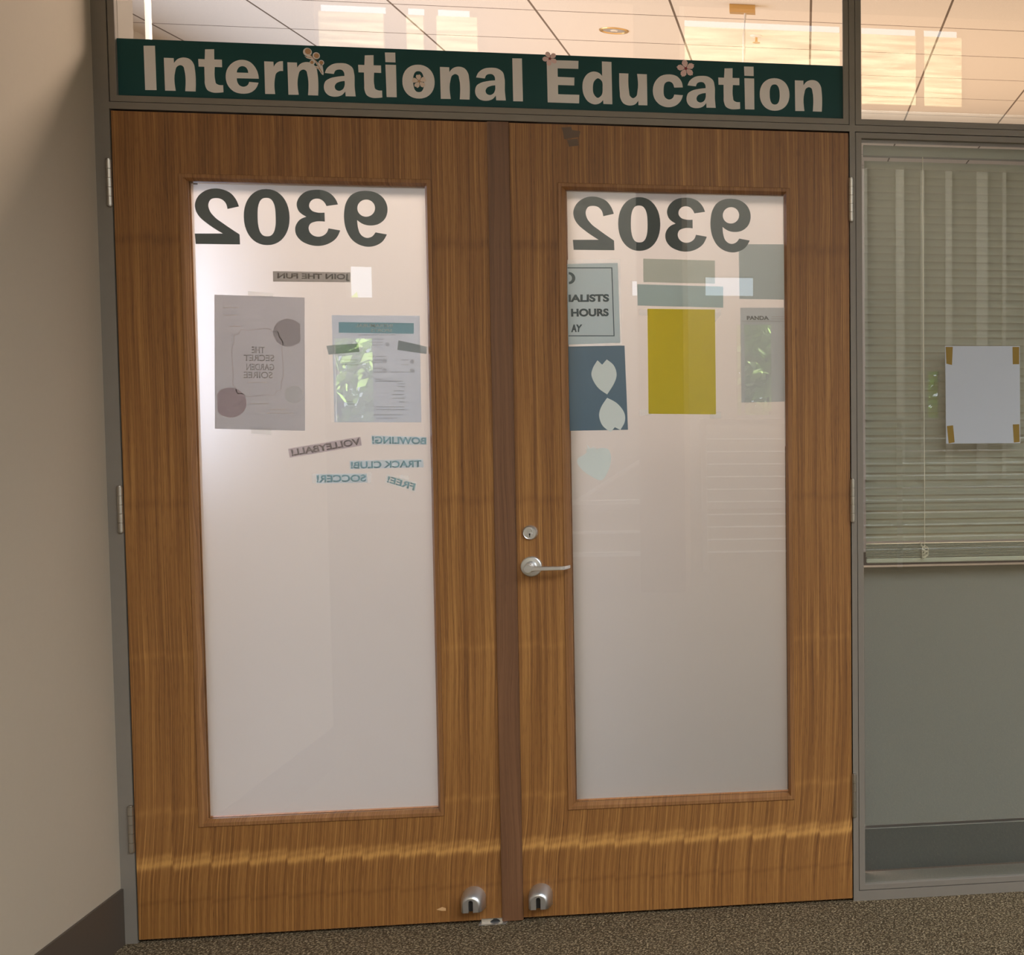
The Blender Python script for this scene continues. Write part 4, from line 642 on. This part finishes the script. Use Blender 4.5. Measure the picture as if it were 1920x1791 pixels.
# ------------------------------------------------------------------ papers held between the glass and the film
YP, TH = .02270, .00025          # sheets
YT0, YT1 = .02255, .02268        # printing on their front
def pm(name, c, trans=.6, see=0.0):
    k = lin(*c); return sheet_mat(name, tuple(min(.93, q*f/.46) for q, f in zip(k[:3], (1.0, .99, 1.06))) + (1,), .6, see=see)
ink_teal = pm('teal_print', (92, 128, 128)); ink_grey = pm('grey_print', (124, 119, 113)); ink_pale = sheet_mat('pale_print', (.85, .88, .88, 1), .25); ink_dark = pm('dark_print', (66, 84, 88))
def paper(name, px, mat, label, cat, group=None, Y=YP):
    o = sheet(name, px, Y, TH, mat); c = np.mean(quad_at(px, Y), axis=0)
    for v in o.data.vertices: v.co -= Vector((c[0], Y, c[1]))
    o.location = (c[0], Y, c[1])
    return tag(o, label, cat, group)
def on(o, part):
    part.parent = o; part.matrix_parent_inverse = Matrix.Translation(-Vector(o.location)); return part
def words(o, s, px, mat, mirror=True, bold=.022, name='lettering', Y0=YT0, Y1=YT1):
    return on(o, text_mesh(name, s, quad_at(px, YP), Y0, Y1, mat, None, mirror, bold))
def patch(o, name, px, mat, Y0=YT0, Y1=YT1):
    bm = bmesh.new(); prism(bm, quad_at(px, YP), Y0, Y1); return on(o, obj(name, bm, mat))
def disc(o, name, u, v, r, mat, Y0=YT0, Y1=YT1, flat=()):
    c = at(u, v, YP); k = r/752.0
    bm = bmesh.new(); pts = []
    for t in np.linspace(0, 2*PI, 33)[:-1]:
        dx, dz = k*math.cos(t), k*math.sin(t)
        for ax, lim in flat:
            if ax == 'x+': dx = min(dx, lim/752)
            if ax == 'x-': dx = max(dx, -lim/752)
        pts.append((c[0]+dx, c[2]+dz))
    prism(bm, pts, Y0, Y1); return on(o, obj(name, bm, mat))
def strokes(o, name, rows, mat, h=1.2):
    """lines of small print: (u0, u1, v) at pixel places, one mesh"""
    bm = bmesh.new()
    for u0, u1, v in rows: prism(bm, quad_at([(u0, v-h/2), (u1, v-h/2), (u1, v+h/2), (u0, v+h/2)], YP), YT0, YT1)
    return on(o, obj(name, bm, mat))
def tape_on(o, px, mat, label=None):
    bm = bmesh.new(); prism(bm, quad_at(px, YP), YP+TH+.0001, YP+TH+.0002); t = on(o, obj('tape', bm, mat))
    if label: t['label'] = label
clear_tape = pm('clear_tape', (196, 180, 172), .5, see=.35)

# left door
o = paper('paper_strip', [(511.5, 508.5), (657, 511), (657, 529.5), (512, 528)], pm('olive_strip', (144, 142, 136)), 'grey paper strip reading JOIN THE FUN backwards below the number', 'paper strip', 'paper strips on the left door')
words(o, 'JOIN THE FUN', [(520, 512), (655, 514), (655, 527), (520, 525)], ink_grey, bold=.03)
o = paper('poster', [(402, 552.5), (571, 558), (572, 808), (403, 804)], pm('taupe_poster', (156, 156, 154)), 'large taupe poster with two dark round seals on the left door', 'poster')
disc(o, 'seal', 540, 624, 27, pm('dark_seal', (160, 156, 154)), flat=(('x+', 22),)); disc(o, 'seal', 432, 755, 29, pm('mauve_seal', (162, 153, 152)), flat=(('x-', 23),))
fr_pts = []
for t in np.linspace(0, 2*PI, 97)[:-1]:
    c, s = math.cos(t), math.sin(t); sx = math.copysign(abs(c)**.5, c); sy = math.copysign(abs(s)**.5, s); k = 1 + .03*math.sin(12*t)
    fr_pts.append((483+48*sx*k, 680+63*sy*k))
bm = bmesh.new(); q = quad_at(fr_pts, YP); n = len(q); c0 = np.mean(q, axis=0)
a = [bm.verts.new((x, YT0, z)) for x, z in q]; b = [bm.verts.new((c0[0]+(x-c0[0])*.972, YT0, c0[1]+(z-c0[1])*.98)) for x, z in q]
for i in range(n): bm.faces.new((a[i], a[(i+1) % n], b[(i+1) % n], b[i]))
on(o, obj('scalloped_border', bm, pm('faint_line', (154, 150, 146))))
faint = pm('faint_letter', (152, 149, 145))
for s, x0, x1, v in (('THE', 472, 496, 650), ('SECRET', 457, 514, 665), ('GARDEN', 462, 514, 682), ('SOIREE', 457, 511, 697)):
    words(o, s, [(x0, v), (x1, v+.5), (x1, v+12.5), (x0, v+12)], faint, bold=.01)
strokes(o, 'printed_text', [(465, 500, 717), (418, 448, 577), (418, 444, 591), (430, 452, 612), (470, 505, 757), (505, 535, 768), (500, 550, 775)], pm('faint_print', (170, 167, 162)), 2.0)
disc(o, 'seal', 551, 740, 17, pm('pale_seal', (176, 174, 172)))
tape_on(o, [(465, 546), (512, 550), (511, 560), (465, 556)], clear_tape); tape_on(o, [(471, 800), (508, 803), (508, 815), (471, 813)], clear_tape)
o = paper('flyer', [(622, 591), (787, 592), (790, 792), (627, 792)], pm('grey_flyer', (164, 168, 168)), 'pale grey flyer with a teal heading reading INTRAMURAL SPORTS backwards', 'flyer')
patch(o, 'heading_bar', [(635, 604), (776, 606), (776, 626), (635.5, 624)], pm('teal_bar', (138, 160, 160)))
words(o, 'INTRAMURAL', [(667, 607.5), (736, 608), (736, 614), (667, 613.5)], ink_pale, name='heading', Y0=YT0-.0001, Y1=YT0)
words(o, 'SPORTS', [(695, 616.5), (735, 617), (735, 623), (695, 622.5)], ink_pale, name='heading', Y0=YT0-.0001, Y1=YT0)
for u, v in ((726.5, 646), (721, 677.5), (773, 678), (721, 694.5), (773, 695)): disc(o, 'round_icon', u, v, 4.2, pm('icon_grey', (166, 167, 165)))
strokes(o, 'printed_text', [(672, 742, 628), (694, 720, 636), (693, 718, 642), (693, 718, 647), (690, 724, 668.5), (700, 716, 675), (700, 716, 680), (640, 670, 675), (640, 668, 680), (640, 672, 684), (752, 766, 675), (752, 766, 684), (700, 716, 691),
    (700, 716, 698), (732, 768, 698), (704, 717, 711), (704, 756, 715), (745, 760, 720), (745, 760, 725), (738, 758, 733), (735, 758, 740), (735, 758, 747), (748, 758, 754), (705, 758, 763), (705, 758, 768), (700, 756, 778), (705, 745, 784), (648, 664, 753), (648, 668, 758)], pm('print_grey', (158, 160, 158)), 1.3)
sm = pm('sage_strip', (144, 149, 146))
tag(paper('paper_strip', [(612, 648.5), (672, 644), (674, 660), (616, 665)], sm, '', '', Y=YP-.0006), 'blank sage strip across the left edge of the flyer', 'paper strip', 'paper strips on the left door')
tag(paper('paper_strip', [(747, 638), (800, 650), (799.5, 664), (745, 656)], sm, '', '', Y=YP-.0006), 'blank sage strip across the right edge of the flyer', 'paper strip', 'paper strips on the left door')
mint = pm('mint_strip', (166, 172, 171), .45); mint_ink = pm('mint_ink', (142, 162, 162), .3)
o = paper('paper_strip', [(540, 841.5), (675.5, 819), (678.5, 835.5), (543.5, 858.5)], pm('mauve_strip', (160, 155, 153)), 'tilted mauve grey strip reading VOLLEYBALL backwards', 'paper strip', 'paper strips on the left door')
words(o, 'VOLLEYBALL!', [(545, 843), (674, 821.5), (676.5, 833.5), (547.5, 855.5)], pm('mauve_ink', (142, 136, 133)), bold=.03)
o = paper('paper_strip', [(696, 816.5), (800, 819.5), (800, 834), (697, 833.5)], mint, 'mint strip reading BOWLING backwards', 'paper strip', 'paper strips on the left door')
words(o, 'BOWLING!', [(697.5, 818), (799, 820.5), (799, 833), (698, 832)], mint_ink, bold=.03)
o = paper('paper_strip', [(655.5, 864), (793, 861), (795, 876.5), (656, 880)], mint, 'long mint strip reading TRACK CLUB backwards', 'paper strip', 'paper strips on the left door')
words(o, 'TRACK CLUB!', [(658, 866), (790, 863), (790, 876), (658, 879)], mint_ink, bold=.03)
o = paper('paper_strip', [(592, 889), (688, 888), (689, 905), (593, 907)], mint, 'mint strip reading SOCCER backwards', 'paper strip', 'paper strips on the left door')
words(o, 'SOCCER!', [(594, 891), (686, 890), (686, 903), (594, 905)], mint_ink, bold=.03)
for px in ([(585, 889), (592, 889), (593, 906), (585, 906)], [(688, 887), (697, 886), (695, 906), (689, 906)]): tape_on(o, px, clear_tape)
o = paper('paper_strip', [(725, 889), (782, 905), (778.5, 923), (721.5, 905)], pm('pale_mint_strip', (178, 183, 180), .5), 'small tilted pale strip reading FREE backwards', 'paper strip', 'paper strips on the left door')
words(o, 'FREE!', [(728, 892.5), (779.5, 907), (776.5, 920), (725, 904)], mint_ink, bold=.03)
tape_on(o, [(751, 890), (767, 893), (765, 901), (749, 897)], clear_tape)
o = paper('tape_scrap', [(362, 342.5), (370.5, 343), (370.5, 346.5), (362, 346)], pm('grey_tape', (120, 114, 110)), 'tiny grey scrap of tape in the top left corner of the left door glass', 'tape')

# right door
o = paper('hours_sign', [(1063.5, 495), (1158.5, 493), (1163, 643), (1065, 646)], pm('pale_blue_sign', (160, 168, 166)), 'pale blue sign cut off at the left, reading HOURS, in a plastic sleeve', 'sign')
bm = bmesh.new()
for px in ([(1064, 501.5), (1148, 501.5), (1148, 503.2), (1064, 503.2)], [(1146.2, 501.5), (1148, 501.5), (1152.3, 630.5), (1150.5, 630.5)], [(1066, 629), (1152.3, 629), (1152.3, 630.7), (1066, 630.7)]): prism(bm, quad_at(px, YP), YT0, YT1)
on(o, obj('border_line', bm, ink_dark))
words(o, 'IALISTS', [(1066, 552.5), (1142, 551.5), (1142, 566), (1066, 566.5)], ink_dark, False, .045)
words(o, 'HOURS', [(1070.5, 579), (1141, 578.5), (1141.5, 593), (1071, 594)], ink_dark, False, .045)
words(o, 'AY', [(1070.5, 608.5), (1092, 608.5), (1089.5, 622.5), (1071, 623)], ink_dark, False, .045)
bm = bmesh.new(); c = at(1066.5, 521.5, YP); pts = []
for t in np.linspace(-PI/2, PI/2, 17): pts.append((c[0]+.0165*math.cos(t), c[2]+.0160*math.sin(t)))
for t in np.linspace(PI/2, -PI/2, 17): pts.append((c[0]+.0080*math.cos(t), c[2]+.0098*math.sin(t)))
prism(bm, pts, YT0, YT1); on(o, obj('lettering', bm, ink_dark))
bm = bmesh.new(); prism(bm, quad_at([(1064, 487), (1163, 486), (1166, 650), (1066, 650)], YP), YP+TH+.0001, YP+TH+.0002); t = on(o, obj('plastic_sleeve', bm, pm('sleeve', (222, 204, 186), .6, see=.3)))
o = paper('blue_sheet', [(1063.5, 650), (1171, 648), (1177.5, 806), (1064, 808)], pm('slate_blue_paper', (92, 112, 122)), 'slate blue sheet of paper behind two petal cut-outs', 'paper sheet')
pal = sheet_mat('pale_cutout', (.93, .96, .98, 1), .04)
def cut(name, px, label, group=None): return paper(name, px, pal, label, 'paper cut-out', group, Y=YP-.0006)
def smooth_px(pts, n=5):
    out = []; m = len(pts)
    for i in range(m):
        p0, p1, p2, p3 = [np.array(pts[(i+k-1) % m][:2], float) for k in range(4)]
        if len(pts[i]) > 2: p0 = p1
        if len(pts[(i+1) % m]) > 2: p3 = p2
        for k in range(n):
            t = k/n; out.append(tuple(.5*(2*p1 + (p2-p0)*t + (2*p0-5*p1+4*p2-p3)*t*t + (3*p1-p0-3*p2+p3)*t**3)))
    return out
z7 = lambda pts: [((1040+p[0]/3.84, 560+p[1]/3.84) + tuple(p[2:])) for p in pts]
cut('petal_cutout', smooth_px(z7([(308, 444, 1), (342, 476, 1), (375, 438, 1), (425, 480), (446, 545), (428, 610), (378, 690, 1), (310, 640), (266, 560), (275, 500)])), 'pale blossom petal cut-out, the upper of two on the slate blue sheet', 'petal cut-outs')
cut('petal_cutout', smooth_px(z7([(378, 714, 1), (450, 755), (500, 820), (505, 885), (473, 946, 1), (433, 926, 1), (403, 962, 1), (345, 915), (320, 845), (335, 780)])), 'pale blossom petal cut-out, the lower of two on the slate blue sheet', 'petal cut-outs')
cut('strawberry_cutout', smooth_px(z7([(232, 1048, 1), (252, 1075), (262, 1076), (284, 1062, 1), (278, 1076), (302, 1072, 1), (300, 1084), (340, 1075), (385, 1085), (405, 1130), (400, 1200), (365, 1280), (335, 1308), (290, 1295), (210, 1245), (165, 1190), (168, 1150), (205, 1128), (230, 1104), (222, 1072, 1), (238, 1085)]), 4), 'pale strawberry shaped cut-out low on the right door glass')
o = paper('grey_card', [(1206, 485), (1340.5, 488.5), (1340.5, 532), (1206.5, 529)], pm('grey_card', (154, 158, 150)), 'grey rectangular card, upper of two above the yellow sheet', 'paper sheet', 'grey cards above the yellow sheet')
o = paper('grey_card', [(1195, 533), (1356, 537.5), (1356, 577), (1195.5, 573)], pm('blue_grey_card', (146, 156, 152)), 'blue grey wider card directly above the yellow sheet', 'paper sheet', 'grey cards above the yellow sheet')
o = paper('yellow_sheet', [(1214, 579), (1340.5, 580.5), (1342.5, 777), (1216, 776)], pm('mustard_paper', (160, 154, 66)), 'mustard yellow sheet of paper taped inside the right door glass', 'paper sheet')
for px in ([(1198, 580.5), (1216, 581), (1216, 592), (1198, 591)], [(1339, 582), (1353, 580), (1352, 590), (1340, 605)], [(1198.5, 768), (1220, 768), (1221, 777), (1199, 781)], [(1331, 775), (1352, 772), (1352, 785), (1331, 785)]): tape_on(o, px, clear_tape)
o = paper('blue_grey_card', [(1385, 458), (1476, 458), (1480, 562), (1386.5, 560.5)], pm('blue_grey_sheet', (146, 152, 148)), 'large blue grey sheet at the top right of the right door glass', 'paper sheet')
o = paper('flyer', [(1388, 577), (1478, 577), (1481, 753), (1390, 755)], pm('grey_print_flyer', (156, 159, 156)), 'grey flyer reading PANDA along the right edge of the door glass', 'flyer')
words(o, 'PANDA', [(1400, 592.5), (1441, 592.5), (1442, 600), (1400.5, 600)], pm('panda_ink', (112, 112, 108)), False, .04)
strokes(o, 'printed_text', [(1390, 1479, 602.5), (1446, 1478, 594), (1446, 1476, 598)], pm('panda_line', (150, 150, 146)), 1.4)

# ------------------------------------------------------------------ sidelight: notice, blinds, partition
c = at(1842, 740, .0115)
nt_ = empty('notice', (float(c[0]), .0115, float(c[2])), 'blank white notice held by four brown tapes on the sidelight glass', 'notice')
bm = bmesh.new(); prism(bm, quad_at([(1772, 649), (1912, 649), (1913, 831), (1774, 832)], .0115), .0115, .0120); place(obj('sheet', bm, MAT['paper']), nt_)
for px in ([(1773, 650.5), (1786.5, 650.5), (1785, 684.5), (1774.5, 682)], [(1898.5, 650.5), (1911, 650.5), (1911, 683), (1899, 683)], [(1775.4, 799), (1787, 797.6), (1790, 829.5), (1778.8, 831.5)], [(1899, 796), (1911, 795.5), (1912, 829), (1901, 830)]):
    bm = bmesh.new(); prism(bm, quad_at(px, .0113), .0111, .01145); t = obj('tape', bm, MAT['tape']); place(t, nt_); t['label'] = 'crinkled brown tape'
bl = empty('venetian_blind', (2.45, .08, 2.06), 'closed olive beige venetian blind behind the sidelight glass', 'blind')
bm = bmesh.new(); box(bm, 1.869, 3.07, .062, .100, 2.0720, 2.1000); place(obj('headrail', bm, MAT['headrail']), bl)
bm = bmesh.new(); random.seed(3)
zt = 2.0600; pitch = .0211; NS = 50; tilt = math.radians(58)
for k in range(NS):
    z = zt-.011-pitch*k - (.0035 if k >= 46 else 0)
    dt = random.uniform(-.02, .02); xl = 1.8705+random.uniform(0, .0015); rows = []
    for j in range(6):
        s = (j/5-.5)*.027; bow = .0018*(1-(2*s/.027)**2)
        y = .080 - s*math.cos(tilt+dt)*-1; zz = z + s*math.sin(tilt+dt)
        y -= bow*math.sin(tilt); zz += bow*math.cos(tilt)
        rows.append((y, zz))
    sag = .0016*math.sin(k*1.7)
    for th in (0, .0003):
        pass
    A = [bm.verts.new((xl, y, zz)) for y, zz in rows]; Mv = [bm.verts.new((2.45, y, zz-sag*.4)) for y, zz in rows]; B = [bm.verts.new((3.065, y, zz)) for y, zz in rows]
    for P_, Q_ in ((A, Mv), (Mv, B)):
        for j in range(5): bm.faces.new((P_[j], P_[j+1], Q_[j+1], Q_[j]))
bmesh.ops.solidify(bm, geom=bm.faces[:], thickness=.0003)
for k in range(10):
    z = .9555+.0040*k; box(bm, 1.871, 3.065, .068+random.uniform(-.0015, .0015), .092, z, z+.0013)
place(obj('slats', bm, MAT['slat']), bl)
bxo('bottom_rail', 1.872, 3.064, .067, .093, .9395, .9525, MAT['slat'], bl, bevel=.002)
for uu in (2.032, 2.75):
    bm = bmesh.new(); tube(bm, [(uu, .0655, 2.073), (uu+.001, .064, 1.6), (uu+.003, .064, 1.2), (uu+.003, .0645, .955)], .0011, 6); place(obj('ladder_cord', bm, MAT['cord']), bl)
bm = bmesh.new()
for q in range(5):
    pts = []
    for t in np.linspace(0, 2*PI, 25):
        pts.append((2.036+.009*math.sin(t*(1+q % 2)+q), .058+.003*math.cos(t*2+q), .974+.012*math.cos(t+q*.8)-.003*q))
    tube(bm, pts, .0010, 5)
tube(bm, [(2.020, .060, 1.0), (2.028, .058, .985), (2.036, .057, .965), (2.044, .058, .975)], .001, 5)
place(obj('cord_tangle', bm, MAT['cord']), bl)
pt = empty('office_partition', (2.45, .175, 0), 'grey fabric office partition below the blind behind the glass', 'partition')
bxo('fabric_panel', 1.868, 3.09, .150, .195, .166, .917, MAT['fabric'], pt)
bxo('base_panel', 1.868, 3.09, .152, .190, .034, .157, MAT['grey_panel'] if 'grey_panel' in MAT else MAT['panel'], pt)
bxo('trim_rail', 1.868, 3.09, .1505, .192, .1555, .158, MAT['steel'], pt)
bxo('foot', 2.44, 2.50, .155, .19, 0, .034, MAT['black'], pt); bxo('foot', 2.9, 2.96, .155, .19, 0, .034, MAT['black'], pt)

# ------------------------------------------------------------------ floor strike and office ceiling fittings
a, b = at(897, 1733, -.02), at(949, 1730, -.02); x0, x1 = float(a[0]), float(b[0])
fs = empty('floor_strike', ((x0+x1)/2, -.01, 0), 'small metal strike plate on the carpet under the door joint', 'strike plate')
bxo('plate', x0, x1, -.020, .006, .0002, .0022, MAT['steel'], fs)
bxo('keeper', x0+.004, x1-.010, -.0012, -.0003, .0022, .0115, MAT['hinge'], fs)
bm = bmesh.new(); xc = (x0+x1)/2+.004; prism(bm, [(xc-.014, .0023), (xc+.013, .0023), (xc+.009, .0075), (xc+.003, .0105), (xc-.004, .0105), (xc-.009, .006)], -.0020, -.0013); place(obj('bolt_hole', bm, MAT['black']), fs)

c = at(1151, 57, .0); 
def on_ceiling(u, v, z=3.08):
    d = (u-CX)/FPX*RIGHT - (v-CY)/FPX*UP + FWD
    return CAM + (z-CAM[2])/d[2]*d
c = on_ceiling(1151, 57); x, y = float(c[0]), float(c[1])
dl = empty('recessed_downlight', (x, y, 3.08), 'round brass rimmed recessed downlight in the office ceiling', 'ceiling light')
bm = bmesh.new(); lathe_z(bm, [(.068, 3.0795), (.066, 3.0755), (.056, 3.0745), (.052, 3.0785), (.052, 3.0795)], x, y, 36); place(obj('rim', bm, MAT['brass']), dl)
bm = bmesh.new(); lathe_z(bm, [(.051, 3.0794), (.049, 3.0780), (.02, 3.0770), (.012, 3.0730), (.004, 3.0730)], x, y, 28); place(obj('reflector', bm, MAT['steel']), dl)
c = on_ceiling(1418, 67); x, y = float(c[0]), float(c[1])
sp = empty('sprinkler_head', (x, y, 3.08), 'small white sprinkler head on the office ceiling', 'sprinkler')
bm = bmesh.new(); lathe_z(bm, [(.030, 3.0795), (.028, 3.076), (.012, 3.072)], x, y, 24); place(obj('escutcheon', bm, MAT['white']), sp)
bm = bmesh.new(); lathe_z(bm, [(.006, 3.072), (.006, 3.050), (.018, 3.048), (.018, 3.046)], x, y, 18); place(obj('nozzle', bm, MAT['brass']), sp)
c = on_ceiling(1392, 10); x, y = float(c[0]), float(c[1])
hg = empty('ceiling_sign_mount', (x, y, 3.08), 'cream box and thin rod hanging from the office ceiling', 'ceiling fitting')
bxo('box', x-.055, x+.055, y-.02, y+.02, 3.045, 3.0795, MAT['brass'], hg)
bm = bmesh.new(); tube(bm, [(x+.012, y, 3.045), (x+.006, y, 2.95), (x, y, 2.72)], .006, 8); place(obj('rod', bm, MAT['white']), hg)
a = at(276, 40, 1.0); x = float(a[0])
tag(bxo('conduit_pole', x-.0075, x+.0075, 1.0, 1.015, 0, 3.08, MAT['white'], bevel=.002), 'thin cream vertical pole behind the left end of the transom', 'pole')
